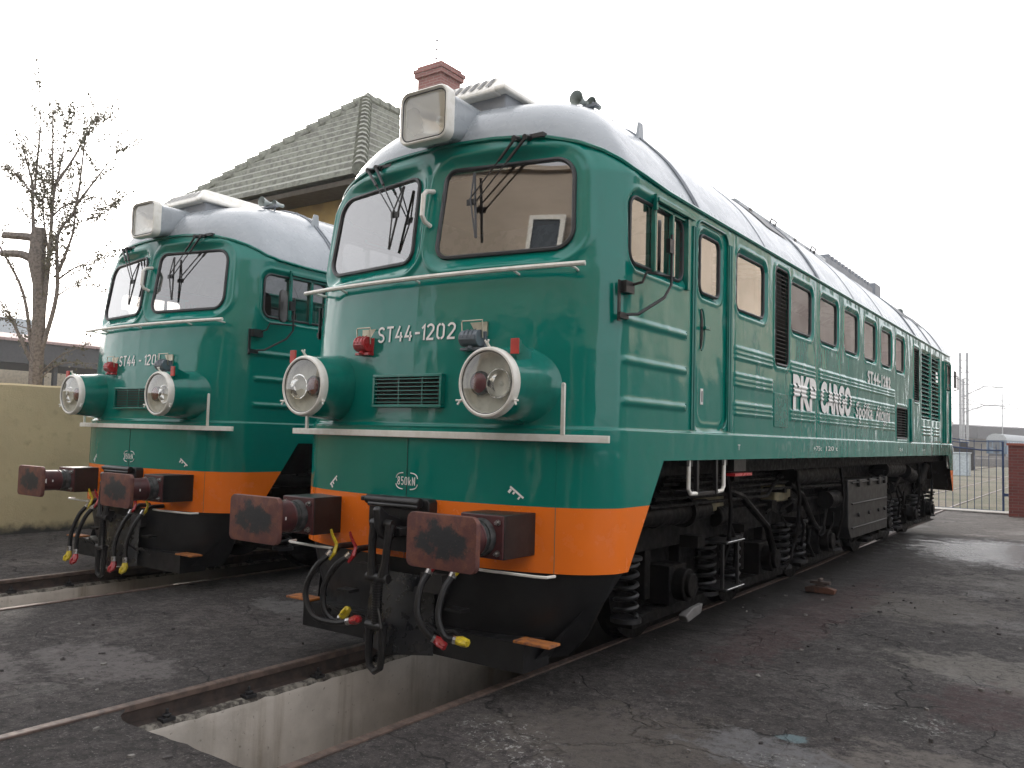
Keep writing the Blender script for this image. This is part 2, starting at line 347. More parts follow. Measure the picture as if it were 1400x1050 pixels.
SEC=np.array([(3.57,1.475),(3.63,1.447),(3.68,1.42),(3.73,1.39),(3.815,1.338),(3.90,1.28),(3.99,1.213),(4.07,1.14),(4.14,1.07),(4.205,1.0),(4.27,.93),(4.33,.85),(4.41,.70),(4.47,.54),(4.51,.38),(4.53,.2),(4.535,0)])
def wz(z): return np.interp(z,SEC[:,0],SEC[:,1])
Y0=np.array([(0,0),(1.75,0),(2.3,.012),(2.86,.05),(3.1,.075),(3.68,.155),(3.87,.185),(3.95,.205),(4.02,.235),(4.09,.28),(4.15,.335),(4.21,.42),(4.27,.55),(4.33,.72),(4.40,1.0),(4.46,1.4),(4.51,1.9),(4.535,2.7)])
def y0(z): return np.interp(z,Y0[:,0],Y0[:,1])
def zb(a,yc): # height of the paint edge under the roof
    xr,_=nose(a); z=np.interp(xr,[0,.4,.7,.85,.93,.98,1],[3.88,3.87,3.835,3.78,3.725,3.66,3.61])
    return np.where(yc>.56,np.interp(yc,[.56,.95,1.4],[3.61,3.575,3.57]),z)
def fronty(x,z): return y0(z)+nosey(np.abs(x)/wz(z))
def rpoly(P,r,n=7):
    """rounded polygon path"""
    P=[np.array(p,float) for p in P]; k=len(P); out=[]; rr=r if isinstance(r,(list,tuple)) else [r]*k
    for i in range(k):
        a,b,c=P[i-1],P[i],P[(i+1)%k]; u=(a-b)/np.linalg.norm(a-b); v=(c-b)/np.linalg.norm(c-b)
        ang=math.acos(np.clip(u@v,-1,1)); t=rr[i]/math.tan(ang/2); cen=b+(u+v)/np.linalg.norm(u+v)*(rr[i]/math.sin(ang/2))
        p0=b+u*t-cen; p1=b+v*t-cen; a0=math.atan2(p0[1],p0[0]); a1=math.atan2(p1[1],p1[0]); d=(a1-a0+math.pi)%(2*math.pi)-math.pi
        for j in range(n+1): q=a0+d*j/n; out.append(cen+rr[i]*np.array([math.cos(q),math.sin(q)]))
    return np.array(out)
def sdf(U,V,path,far=.2):
    out=np.full(U.shape,1.0); lo=path.min(0)-far; hi=path.max(0)+far
    m=(U>lo[0])&(U<hi[0])&(V>lo[1])&(V<hi[1]); u=U[m]; v=V[m]; d=np.full(u.shape,9.); ins=np.zeros(u.shape,bool)
    for i in range(len(path)):
        a=path[i-1]; b=path[i]; e=b-a; L2=e@e
        if L2<1e-12: continue
        t=np.clip(((u-a[0])*e[0]+(v-a[1])*e[1])/L2,0,1); d=np.minimum(d,np.hypot(u-a[0]-t*e[0],v-a[1]-t*e[1]))
        c=((a[1]>v)!=(b[1]>v)); 
        if c.any(): ins^=c&(u<(b[0]-a[0])*(v-a[1])/((b[1]-a[1]) if abs(b[1]-a[1])>1e-9 else 1e-9)+a[0])
    out[m]=np.where(ins,-d,d); return out
def rect(a,b,c,d,r,n=7): return rpoly([(a,c),(b,c),(b,d),(a,d)],r,n)
FWIN=rpoly([(.118,2.995),(1.20,3.005),(1.150,3.665),(.135,3.675)],[.10,.13,.16,.09],9)
def fplane():
    A=[];B=[]
    for x,z in FWIN: A.append([x,z,1]); B.append(float(fronty(x,z)))
    return np.linalg.lstsq(np.array(A),np.array(B),rcond=None)[0]
FP=fplane()
def fpl(x,z): return FP[0]*np.abs(x)+FP[1]*z+FP[2]+.028
SW=[('cab',rect(.60,1.49,2.94,3.42,.09)),('door',rect(1.83,2.25,2.92,3.40,.07))]
for a,b_ in ((2.65,3.39),(4.22,4.96),(5.30,6.04),(6.39,7.07),(7.44,8.11),(8.48,9.13),(9.49,10.12),(L-1.45,L-.62)): SW.append(('side',rect(a,b_,2.895,3.40,.075)))
LV=[(3.68,4.10,2.49,3.46,.07),(10.94,11.36,2.48,3.38,.03),(9.52,10.36,1.83,2.31,.05)]
BIGLV=[(11.66,12.56,2.21,3.42),(12.70,13.60,2.21,3.42)]
def rib(V,zc,h): return np.exp(-((V-zc)/h)**4)
def span(U,a,b,s=.03): return smst(a-s,a,U)*(1-smst(b,b+s,U))
def side_disp(Y,Z):
    D=np.zeros(Y.shape)
    D+=.016*(1-smst(1.762,1.772,Z))
    D-=.006*np.exp(-((Z-1.60)/.008)**2)*0
    for _,p in SW: s_=sdf(Y,Z,p); D-=.026*(1-smst(.012,.05,s_)); D+=.009*np.exp(-((s_-.062)/.012)**2)
    for a,b_,c,d,r in LV: 
        s_=sdf(Y,Z,rect(a,b_,c,d,r)); D-=.02*(1-smst(-.005,.02,s_)); D+=.012*np.exp(-((s_-.04)/.018)**2)
    for a,b_,c,d in BIGLV: s_=sdf(Y,Z,rect(a,b_,c,d,.01)); D-=.03*(1-smst(-.005,.012,s_))
    for k in (2.525,2.245,1.96): D+=.016*rib(Z,k,.024)*span(Y,.52,1.52,.04)
    for z0_ in (2.455,2.215,1.955):
        for i in range(3): 
            for a,b_ in ((2.60,3.60),(4.18,5.06),(5.24,9.35)): D+=.014*rib(Z,z0_+i*.043,.0155)*span(Y,a,b_,.02)
    for z0_ in (2.05,1.99,1.93):
        for a,b_ in ((11.7,12.5),(12.8,13.5)): D+=.012*rib(Z,z0_,.014)*span(Y,a,b_,.02)
    for ys in (2.585,5.14,10.86,11.5,13.75): D-=.007*np.exp(-((Y-ys)/.010)**2)*(Z>1.77)
    # recessed door and its raised lower pressing
    dd=sdf(Y,Z,rect(1.72,2.40,1.79,3.50,.09)); D-=.014*(1-smst(-.01,.008,dd))
    dl=sdf(Y,Z,rect(1.79,2.33,1.84,2.86,.12)); D+=.006*np.exp(-((dl)/.012)**2)*(Z<2.3)
    return D
def half_shell(side,arcs,ys,zlo,zhi_border,sec_rows,name_parts,lower=False):
    pass
def shell(side,nn,ycols):
    """returns vertex grids: body rows (1.55..border) and roof rows, columns = front centre -> side -> rear centre"""
    arcs=np.linspace(0,ARC,nn); rear=np.linspace(ARC,0,34)
    A=np.concatenate([arcs,np.full(len(ycols),ARC),rear]); YC=np.concatenate([np.full(nn,0.),ycols,np.full(len(rear),L)])
    isn=np.concatenate([np.ones(nn),np.zeros(len(ycols)),np.full(len(rear),2)])
    def pos(Zg,Ag,YCg,isng):
        xr,ny=nose(Ag); W=wz(Zg); Y0g=y0(Zg)
        x=W*xr
        yf=Y0g+ny
        q=(YCg-.56)/(L/2-.56)
        ys=np.where(YCg<=L/2, YCg+Y0g*(1-q), YCg-Y0g*(1-(L-YCg-.56)/(L/2-.56)))
        y=np.where(isng==1,yf,np.where(isng==2,L-yf,ys)); return x,y
    return A,YC,isn,pos
def make_half(side,fine):
    nn=135 if fine else 135
    if fine: yc=np.concatenate([np.arange(.575,5.3,.0145),np.arange(5.3,L-.575,.024),[L-.575]])
    else: yc=np.concatenate([np.arange(.575,1.6,.03),np.arange(1.6,L-.575,.09),[L-.575]])
    A,YC,isn,pos=shell(side,nn,yc)
    zbv=zb(A,np.where(isn==1,0,np.where(isn==2,0,np.minimum(YC,L-YC)))); zbv=np.where(isn==0,zb(np.full_like(A,ARC),np.minimum(YC,L-YC)),zbv)
    # body rows
    base=np.array([1.55,1.60,1.65,1.70,1.735,1.755,1.762,1.767,1.772,1.785]+list(np.arange(1.80,3.57,.0135 if fine else .0135))+[3.57]); s=(base-1.55)/(3.57-1.55)
    # only stretch the topmost rows to meet the arched paint edge
    st=np.clip((base-3.30)/.27,0,1)[:,None]; Z=base[:,None]+st*(zbv[None,:]-3.57)
    G=lambda a:np.broadcast_to(a[None,:],Z.shape)
    X,Y=pos(Z,G(A),G(YC),G(isn))
    # outward normals in plan
    dX=np.gradient(X,axis=1); dY=np.gradient(Y,axis=1); ln=np.hypot(dX,dY)+1e-9; NX,NY=dY/ln,-dX/ln
    sidem=(X>1.3)&(G(isn)!=2)&(Y>.45); D=np.where((X>1.40)|(G(isn)==0),side_disp(Y,Z),0)
    D=np.where(G(isn)==2,0,D)
    led=.016*(1-smst(1.762,1.772,Z)); D=np.where((G(isn)!=0)&(X<=1.40),led,D)
    hole=np.zeros(Z.shape,bool)
    X2=X+NX*D; Y2=Y+NY*D
    if True:
        f=(G(isn)==1)&(X<1.42); d=np.where(f,sdf(X,Z,FWIN,.25),1.); wt=1-smst(.02,.105,d); wt=np.where(f,wt,0)
        Y2=Y2*(1-wt)+fpl(X,Z)*wt
        # raised lip round the windscreens
        Y2-=np.where(f,.018*np.exp(-((d-.112)/.020)**2),0)
        hole|=f&(d<-.006)
        fr=(G(isn)==2)&(X<1.42); d=np.where(fr,sdf(X,Z,FWIN,.25),1.); hole|=fr&(d<-.006)
    for _,p in SW: hole|=(X>1.42)&(sdf(Y,Z,p)<-.008)
    if fine:
        for a,b_,c,d_,r in LV: hole|=(X>1.42)&(sdf(Y,Z,rect(a,b_,c,d_,r))<-.006)
        for a,b_,c,d_ in BIGLV: hole|=(X>1.42)&(sdf(Y,Z,rect(a,b_,c,d_,.01))<-.006)
        dl=sdf(Y,Z,rect(1.80,1.93,2.42,2.80,.06))
    # centre seam below the shelf
    nr,nc=Z.shape; V=np.stack([X2*side,Y2,Z],-1).reshape(-1,3)
    idx=np.arange(nr*nc).reshape(nr,nc); q=np.stack([idx[:-1,:-1],idx[:-1,1:],idx[1:,1:],idx[1:,:-1]],-1)
    hc=hole[:-1,:-1].astype(int)+hole[:-1,1:]+hole[1:,1:]+hole[1:,:-1]; q=q[hc<3].reshape(-1,4)
    if side<0: q=q[:,::-1]
    body=(V,q)
    # roof rows
    k=(SEC[:,0]-3.57)/(4.535-3.57); kk=np.concatenate([np.interp(np.arange(0,len(k)-1,.5),np.arange(len(k)),k),[1]])
    Zr=zbv[None,:]+kk[:,None]*(4.535-zbv[None,:]); G=lambda a:np.broadcast_to(a[None,:],Zr.shape)
    sel=np.concatenate([np.arange(0,nn,3),np.arange(nn,len(A),8 if fine else 2)]); sel=np.unique(np.append(sel,len(A)-1))
    Xr,Yr=pos(Zr,G(A),G(YC),G(isn)); Xr,Yr,Zr=Xr[:,sel],Yr[:,sel],Zr[:,sel]
    nr,nc=Zr.shape; Vr=np.stack([Xr*side,Yr,Zr],-1).reshape(-1,3); idx=np.arange(nr*nc).reshape(nr,nc); qr=np.stack([idx[:-1,:-1],idx[:-1,1:],idx[1:,1:],idx[1:,:-1]],-1).reshape(-1,4)
    if side<0: qr=qr[:,::-1]
    # lower skirt patches front
    zl=np.concatenate([np.linspace(.80,1.235,10),np.linspace(1.235,1.55,8)[1:]]); parts=[]
    for rev in (0,1):
        ar=np.linspace(0,ARC,60); kx=np.linspace(0,1,14)[1:]
        ye=.60+(zl-.80)/.75*.535
        Xl=np.concatenate([np.broadcast_to(XS*nose(ar)[0],(len(zl),60)),np.full((len(zl),len(kx)),XS)],1)
        Yl=np.concatenate([np.broadcast_to(nose(ar)[1],(len(zl),60)),.56+(ye[:,None]-.56)*kx[None,:]],1)
        dX=np.gradient(Xl,axis=1); dY=np.gradient(Yl,axis=1); ln=np.hypot(dX,dY)+1e-9; Xl=Xl+dY/ln*.016; Yl=Yl-dX/ln*.016
        if rev: Yl=L-Yl
        Zl=np.broadcast_to(zl[:,None],Xl.shape); nr,nc=Xl.shape; Vl=np.stack([Xl*side,Yl,Zl],-1).reshape(-1,3)
        idx=np.arange(nr*nc).reshape(nr,nc); ql=np.stack([idx[:-1,:-1],idx[:-1,1:],idx[1:,1:],idx[1:,:-1]],-1)
        mi=np.broadcast_to((np.arange(nr-1)<9).astype(int)[:,None],ql.shape[:2]).reshape(-1); ql=ql.reshape(-1,4)
        if (side<0)!=bool(rev): ql=ql[:,::-1]
        parts.append((Vl,ql,mi))
    return body,(Vr,qr),parts
def join(lst):
    V=[];F=[];MI=[];o=0
    for t in lst:
        v,f=t[0],t[1]; V.append(v); F.append(f+o); MI.append(t[2] if len(t)>2 else np.zeros(len(f),int)); o+=len(v)
    return np.concatenate(V),np.concatenate(F),np.concatenate(MI)
loco=thing('diesel_locomotive','large green diesel locomotive with orange band, the nearer one, its nose over the open pit','locomotive',group='green diesel locomotives')
bR,rR,pR=make_half(1,True); bL,rL,pL=make_half(-1,False)
V,F,MI=join([bR,bL]+pR+pL); shellob=npmesh('body',V,F,[GREEN,ORANGE],MI,loco)
V,F,MI=join([rR,rL]); roofob=npmesh('roof',V,F,GREY,MI,loco)
def seal(path3,r,name,parent,mat=SEAL,n=6): b_=MB(); b_.tube(path3,r,n,closed=True); return b_.build(name,mat,parent)
# rain gutter along the paint edge
g=MB()
for sgn in (1,-1):
    pts=[]
    for a in np.linspace(0,ARC,46):
        xr,ny=nose(a); z=float(zb(np.array(a),np.array(0.))); pts.append((sgn*(wz(z)*xr+.004*xr),float(y0(z)+ny-.008),z))
    for y in list(np.arange(.75,L-.7,.4))+[L-.75]: pts.append((sgn*(XS+.006),y,float(zb(np.array(ARC),np.array(min(y,L-y))))))
    g.tube(pts,.017,6)
g.build('rain_gutter',GREEN2,loco)
# roof seams
g=MB()
for y in (1.70,1.75,5.18,5.24,11.05,11.12,12.6,13.9):
    for sgn in (1,-1): g.tube([(sgn*(w_+.004),y,z+.004) for z,w_ in SEC],.011 if y<12 else .008,5)
for y in (3.4,6.9,8.6): 
    for sgn in (1,-1): g.tube([(sgn*(w_),y,z) for z,w_ in SEC],.006,4)
g.build('roof_seam',GREYD,roofob)
# roof grilles
for a,b_ in ((4.25,5.02),(11.3,12.2),(12.7,13.5)):
    g=MB(); rr=[]
    for i in range(7):
        z=4.02+.055*i; rr.append([(wz(z)+.008,a,z+.006),(wz(z)+.008,b_,z+.006)])
    g.rings(rr,close_u=False); g.build('roof_grille',BLACK,roofob)
# ------------------------------------------------------------------ windows
def flat_glass(pts,name,mat,parent):
    b_=MB(); b_.add(pts,[tuple(range(len(pts)))]); return b_.build(name,mat,parent,smooth=False)
for rev in (0,1):
    for sgn in (1,-1):
        P3=[(sgn*x,(fpl(x,z)-.006),z) for x,z in FWIN]
        if rev: P3=[(p[0],L-fronty(abs(p[0]),p[2]),p[2]) for p in P3]
        sl=seal(P3,.0165,'windscreen',loco)
        flat_glass([(p[0],p[1]+(.004 if not rev else -.01),p[2]) for p in P3],'pane',GLASS,sl)
for sgn in (1,-1):
    for i,(kind,p) in enumerate(SW):
        P3=[(sgn*(XS-.020),u,v) for u,v in p]
        sl=seal(P3,.013,'door_window' if kind=='door' else 'side_window',loco)
        flat_glass([(sgn*(XS-.026),u,v) for u,v in p],'pane',GLASSS,sl)
# sliding cab window frame
for sgn in (1,-1):
    f=MB(); X0,X1=sorted((sgn*(XS-.022),sgn*(XS+.012)))
    f.box(X0,X1,.935,.965,2.93,3.44); f.box(X0,X1,1.24,1.27,2.93,3.44); f.box(min(sgn*(XS-.02),sgn*(XS+.03)),max(sgn*(XS-.02),sgn*(XS+.03)),1.49,1.54,2.88,3.45)
    f.box(min(sgn*(XS-.01),sgn*(XS+.045)),max(sgn*(XS-.01),sgn*(XS+.045)),.93,1.60,3.445,3.475); f.box(X0,X1,.94,1.49,3.415,3.44)
    f.box(min(sgn*XS,sgn*(XS+.03)),max(sgn*XS,sgn*(XS+.03)),.92,.945,3.38,3.50)
    f.build('sliding_window_frame',GREEN2,loco,bevel=.003)
# ------------------------------------------------------------------ door jambs, handle, labels
for sgn in (1,-1):
    f=MB()
    for y in (1.645,1.69,2.43,2.475): f.tube([(sgn*(XS+.006),y,1.79),(sgn*(XS+.006),y,3.42)],.013,6)
    f.tube([(sgn*(XS+.004),y,z) for y,z in rect(1.72,2.40,1.81,3.50,.10)[8:]] ,.008,5)
    d=f.build('cab_door',GREEN2,loco)
    h=MB(); h.tube([(sgn*(XS+.002),1.84+.06*math.sin(t),2.61+.17*math.cos(t)) for t in np.linspace(0,math.pi,12)],.008,6)
    h.box(*sorted((sgn*(XS+.005),sgn*(XS+.03))),1.86,1.97,2.615,2.64); h.build('door_handle',GREEN2,d,bevel=.004)
    h=MB(); h.prism([(1.845,2.45),(1.845,2.78)]+[(1.845+.05*math.sin(t),2.615+.165*math.cos(t)) for t in np.linspace(.25,math.pi-.25,8)],'x',*sorted((sgn*(XS-.012),sgn*(XS-.009)))); h.build('handle_recess',BLACK,d)
h=MB(); h.box(XS-.012,XS-.006,1.855,1.905,2.0,2.13); lb=h.build('door_sign',WHITE,loco)
# louvres
def louvre(a,b_,c,d_,step,name,sgn=1,mat=BLACK,depth=.03,ang=.016):
    f=MB(); x=sgn*(XS-.02); f.box(*sorted((x-sgn*.06,x-sgn*.055)),a,b_,c,d_)
    fr=f.build(name,DARKIN,loco); s_=MB(); z=c+step*.4
    while z<d_-step*.3:
        s_.add([(x+sgn*.016,a,z),(x+sgn*.016,b_,z),(x-sgn*.02,b_,z+ang),(x-sgn*.02,a,z+ang),(x+sgn*.016,a,z-.005),(x+sgn*.016,b_,z-.005)],[(0,1,2,3),(0,4,5,1)]); z+=step
    s_.build('slats',mat,fr,smooth=False); return fr
for a,b_,c,d_,r in LV:
    fr=louvre(a,b_,c,d_,.041,'louvre_panel'); b2=MB(); b2.tube([(XS-.004,u,v) for u,v in rect(a,b_,c,d_,r)],.014,6,closed=True); b2.build('louvre_frame',BLACK,fr)
for a,b_,c,d_ in BIGLV: louvre(a,b_,c,d_,.075,'radiator_louvre',mat=GREEN2,ang=.045)
f=MB(); f.box(XS-.005,XS+.03,10.62,10.80,1.78,2.50); f.build('pipe_cover',GREEN2,loco,bevel=.02)
f=MB(); f.box(XS,XS+.008,3.66,4.10,1.86,2.20); f.build('side_hatch',GREEN2,loco,bevel=.004)
f=MB()
for y in (14.0,14.25,14.9): f.tube([(XS+.01,y,1.79),(XS+.01,y,3.42)],.014,6)
f.build('rear_door_jamb',GREEN2,loco)
f=MB(); f.tube([(XS+.02,L-.42,2.9),(XS+.10,L-.42,2.92),(XS+.10,L-.42,3.2),(XS+.02,L-.42,3.22)],.012,6); f.box(XS+.05,XS+.07,L-.62,L-.38,2.95,3.3); f.build('rear_mirror',BLACK,loco)
# ------------------------------------------------------------------ lettering
def text2d(body,size,sx=1.,off=0.,spacing=1.):
    cu=bpy.data.curves.new('t','FONT'); cu.body=body; cu.size=size; cu.offset=off; cu.space_character=spacing; cu.resolution_u=4
    ob=bpy.data.objects.new('t',cu); COL.objects.link(ob); dg=bpy.context.evaluated_depsgraph_get(); me=bpy.data.meshes.new_from_object(ob.evaluated_get(dg))
    bm=bmesh.new(); bm.from_mesh(me); bpy.data.objects.remove(ob); bpy.data.curves.remove(cu); bpy.data.meshes.remove(me)
    for v in bm.verts: v.co.x*=sx
    return bm
def place_text(bm,name,fn,mat,parent,W=None,H=None,cuts_x=0,cuts_z=0,gaps=()):
    xs=[v.co.x for v in bm.verts]; ys=[v.co.y for v in bm.verts]; x0,x1,yy0,yy1=min(xs),max(xs),min(ys),max(ys)
    for v in bm.verts: v.co=((v.co.x-x0)/(x1-x0)*W,(v.co.y-yy0)/(yy1-yy0)*H,0)
    for k in range(1,int(cuts_z)): bmesh.ops.bisect_plane(bm,geom=bm.verts[:]+bm.edges[:]+bm.faces[:],plane_co=(0,H*k/cuts_z,0),plane_no=(0,1,0))
    for k in range(1,int(cuts_x)): bmesh.ops.bisect_plane(bm,geom=bm.verts[:]+bm.edges[:]+bm.faces[:],plane_co=(W*k/cuts_x,0,0),plane_no=(1,0,0))
    for a,b_ in gaps:
        for q in (a,b_): bmesh.ops.bisect_plane(bm,geom=bm.verts[:]+bm.edges[:]+bm.faces[:],plane_co=(q*W,0,0),plane_no=(1,0,0))
        dead=[f for f in bm.faces if a*W<f.calc_center_median().x<b_*W]; bmesh.ops.delete(bm,geom=dead,context='FACES')
    U_=np.array([v.co.x for v in bm.verts]); V_=np.array([v.co.y for v in bm.verts]); PX,PY,PZ=fn(U_,V_)
    for i_,v in enumerate(bm.verts): v.co=(PX[i_],PY[i_],PZ[i_])
    me=bpy.data.meshes.new(name); bm.to_mesh(me); bm.free(); me.materials.append(mat)
    o=bpy.data.objects.new(name,me); COL.objects.link(o); o.parent=parent; return o
def on_front(x0,z0,e=.006): return lambda u,v:(x0+u,fronty(x0+u,z0+v)-e-(.017 if z0<1.7 else 0),z0+v)
def on_side(yy,zz,e=.011): 
    return lambda u,v:(XS+side_disp(yy+u,zz+v)+e,yy+u,zz+v)
def arc(cx,cy,rx,ry,a0,a1,n=10): return [(cx+rx*math.cos(R_(a0+(a1-a0)*i/n)),cy+ry*math.sin(R_(a0+(a1-a0)*i/n))) for i in range(n+1)]
GL={'S':[arc(.25,.75,.2,.2,20,180)+arc(.25,.75,.2,.25,180,250,4)+arc(.25,.24,.2,.24,70,0,5)+arc(.25,.24,.2,.19,0,-165)],'T':[[(.0,.95),(.48,.95)],[(.24,.895),(.24,.0)]],
'4':[[(.27,1.),(.04,.30),(.30,.30)],[(.36,.30),(.50,.30)],[(.37,.60),(.37,.352)],[(.37,.248),(.37,.0)]],'-':[[(.04,.46),(.36,.46)]],'1':[[(.06,.74),(.22,.93),(.22,.0)]],
'2':[arc(.25,.74,.2,.21,165,0)+[(.44,.62),(.30,.40),(.07,.08),(.07,.05),(.48,.05)]],'0':[arc(.25,.73,.2,.22,100,180,6)+arc(.25,.27,.2,.22,180,260,6),arc(.25,.73,.2,.22,80,0,6)+arc(.25,.27,.2,.22,0,-80,6)],
'8':[arc(.25,.74,.17,.21,-90,270,18),arc(.25,.26,.2,.21,-270,90,18)],'5':[[(.44,.95),(.10,.95),(.08,.52)]+arc(.24,.32,.21,.27,120,-150,12)],'k':[[(.08,1.),(.08,.0)],[(.42,.66),(.16,.33)],[(.22,.38),(.44,.0)]],'N':[[(.05,.0),(.05,1.)],[(.05,.97),(.50,.03)],[(.50,.0),(.50,1.)]],' ':[]}
def stroke_text(txt,name,x0,z0,W,H,sw,e,parent,adv=.66):
    b_=MB(); wids=[(.44 if c=='-' else .36 if c=='1' else .34 if c==' ' else adv) for c in txt]; sc=W/(sum(wids)-.14); x=0; q=0
    for c,wd in zip(txt,wids):
        for P in GL[c]:
            q+=1; P=[np.array(((x+px)*sc,pz*H)) for px,pz in P]; P=[p for i,p in enumerate(P) if i==0 or np.linalg.norm(p-P[i-1])>1e-5]
            Lp=[];Rp=[]
            for i,p in enumerate(P):
                a=P[max(i-1,0)]; c2=P[min(i+1,len(P)-1)]; d0=(p-a); d1=(c2-p); l0=np.linalg.norm(d0); l1=np.linalg.norm(d1)
                d0=d0/l0 if l0>0 else d1/l1; d1=d1/l1 if l1>0 else d0; t=d0+d1; t=t/max(np.linalg.norm(t),.2); nn_=np.array((-t[1],t[0])); k=sw/2/max(.5,abs(nn_@np.array((-d0[1],d0[0]))))
                Lp.append(p+nn_*k); Rp.append(p-nn_*k)
            n=len(P); vs=[]
            for p in Lp+Rp: X=x0+p[0]; Z=z0+p[1]; vs.append((X,float(fronty(X,Z))-e-.0004*(q%3),Z))
            b_.add(vs,[(i,i+1,n+i+1,n+i) for i in range(n-1)])
        x+=wd
    return b_.build(name,WHITE,parent,smooth=False)
def loco_number(txt,parent):
    return stroke_text(txt,'front_number',-.385,2.385,.765,.118,.0165,.008,parent)
def loco_number_old(txt,parent):
    place_text(text2d(txt,1,off=.018,spacing=1.12),'front_number',on_front(-.385,2.385),WHITE,parent,.755,.118,cuts_x=16)
loco_number('ST44-1202',loco)
stroke_text('850kN','buffing_load_mark',-.086,1.325,.172,.060,.0068,.024,loco,adv=.72)
b_=MB()
for q0,q1 in ((10,80),(100,170),(190,260),(280,350)):
    pts=[]
    for t in np.linspace(q0,q1,8):
        a=R_(t); c_,s_=math.cos(a),math.sin(a); x=math.copysign(abs(c_)**.6,c_)*.105; z=math.copysign(abs(s_)**.6,s_)*.06+1.354
        pts.append((x,float(fronty(x,z))-.02,z))
    b_.tube(pts,.004,4)
b_.build('buffing_load_ring',WHITE,loco)
def keymark(cx,cz,s): # small white brake key symbol
    b_=MB(); 
    def q(x0,x1,z0,z1):
        pts=[]
        for x,z in ((x0,z0),(x1,z0),(x1,z1),(x0,z1)):
            a=R_(-38*s); X=cx+x*math.cos(a)-z*math.sin(a); Z=cz+x*math.sin(a)+z*math.cos(a); pts.append((X,float(fronty(X,Z))-.022,Z))
        b_.add(pts,[(0,1,2,3)])
    q(-.06,.06,.012,.026); q(-.052,-.034,-.02,.010); q(-.02,-.006,-.008,.010); q(.03,.042,-.012,.010)
    b_.build('brake_mark',WHITE,loco,smooth=False)
keymark(.905,1.31,1); keymark(-.83,1.30,-1)
def side_text(txt,y0_,z0_,W,H,cz,off=.02,sp=1.,gaps=()): return place_text(text2d(txt,1,off=off,spacing=sp),'side_lettering',on_side(y0_,z0_),WHITE,loco,W,H,cuts_z=cz*2,cuts_x=6,gaps=gaps)
side_text('PKP',4.25,2.06,.85,.37,30,.05,1.05)
side_text('CARGO',5.27,2.06,1.38,.37,30,.05,1.05)
side_text('Spółka',6.90,2.0,.95,.27,22,.016,1.1); side_text('Akcyjna',8.05,2.0,.95,.27,22,.016,1.1)
side_text('ST44-1202',7.56,2.56,1.46,.17,8,.03,1.15)
side_text('1',1.868,2.02,.02,.09,1,.0).data.materials[0]=BLACK
for t,y,ww,hh in (('+75t',4.95,.32,.05),('120 t',5.45,.5,.05),('T',2.62,.06,.05),('G 4',9.6,.25,.045),('16 m',11.5,.3,.045)):
    place_text(text2d(t,1),'side_marking',on_side(y,1.63),WHITE,loco,ww,hh)
# ------------------------------------------------------------------ front fittings
def railfn(x): return -.035+.094*x*x
b_=MB(); xs=np.linspace(-1.37,1.37,30); pts=[(x,railfn(x),2.84+.009*x*x) for x in xs]
b_.tube(pts,.0175,8)
for s in (1,-1):
    b_.tube([(s*1.25,railfn(1.25),2.855),(s*1.26,.20,2.845),(s*1.24,.27,2.84)],.010,6)
for x in (-.85,.0,.85): b_.tube([(x,railfn(x),2.845),(x,fronty(x,2.835)+.01,2.82)],.010,6)
b_.build('front_handrail',CREAM,loco)
b_=MB(); b_.tube([(.055,.115,3.52),(.055,.03,3.50),(.055,.0,3.47),(.055,-.01,3.31),(.055,.02,3.27),(.055,.085,3.25)],.018,8); b_.build('grab_handle',CREAM,loco)
# step shelf
b_=MB(); xs=list(np.linspace(-1.25,1.25,25)); xs=[-1.536]+xs+[1.536]
fy=lambda x:(-.045+.095*x*x) if abs(x)<=1.25 else .205
rg=[]
for x in xs:
    yf=fy(x); yb=min(float(fronty(min(abs(x),1.46),1.7))+.02,yf+(.12 if abs(x)>1.26 else .3)); yb=yf+.02 if abs(x)>1.5 else yb
    rg.append([(x,yf,1.672),(x,yf,1.72),(x,yb,1.72),(x,yb,1.672)])
b_.rings(rg,cap0=True,cap1=True); shelf=b_.build('footstep_shelf',CREAM,loco,bevel=.003)
for s in (1,-1):
    b_=MB(); b_.box(s*1.245-.014,s*1.245+.014,.10,.118,1.72,2.05); b_.cyl((s*1.245,.10,2.05),(s*1.245,.118,2.05),.014,n=12); b_.build('grab_post',CREAM,shelf,bevel=.003)
b_=MB(); b_.tube([(x,float(fronty(x,1.75))-.012,1.752) for x in np.linspace(-1.44,1.44,40)],.009,5); b_.tube([(0,-.018,.80),(0,-.018,1.665)],.0025,4,mi=1)
for s in (1,-1): b_.tube([(s*1.17,float(fronty(1.17,1.2))-.017,.80),(s*1.17,float(fronty(1.17,1.2))-.017,1.665)],.0025,4,mi=0)
b_.build('front_seam',[GREEN2,BLACK],loco)
# front vent
b_=MB(); x0,x1,z0_,z1_=-.37,.31,1.89,2.135
Yf=lambda x:float(fronty(x,2.0))-.03
b_.box(x0+.02,x1-.02,-.0,.012,z0_+.01,z1_-.01,mi=1)
for (a,c,d,e) in ((x0,x1,z1_-.022,z1_),(x0,x1,z0_,z0_+.022),(x0,x0+.022,z0_+.022,z1_-.022),(x1-.022,x1,z0_+.022,z1_-.022)): b_.box(a,c,-.032,.03,d,e,mi=0)
vent=b_.build('front_vent',[GREEN2,DARKIN],loco,bevel=.004)
b_=MB()
for i in range(7):
    z=z0_+.036+i*.0285; b_.box(x0+.02,x1-.02,-.026,-.006,z,z+.006)
for x in (-.13,.10): b_.box(x,x+.012,-.006,.0,z0_+.02,z1_-.02)
b_.build('vent_slats',GREEN2,vent)
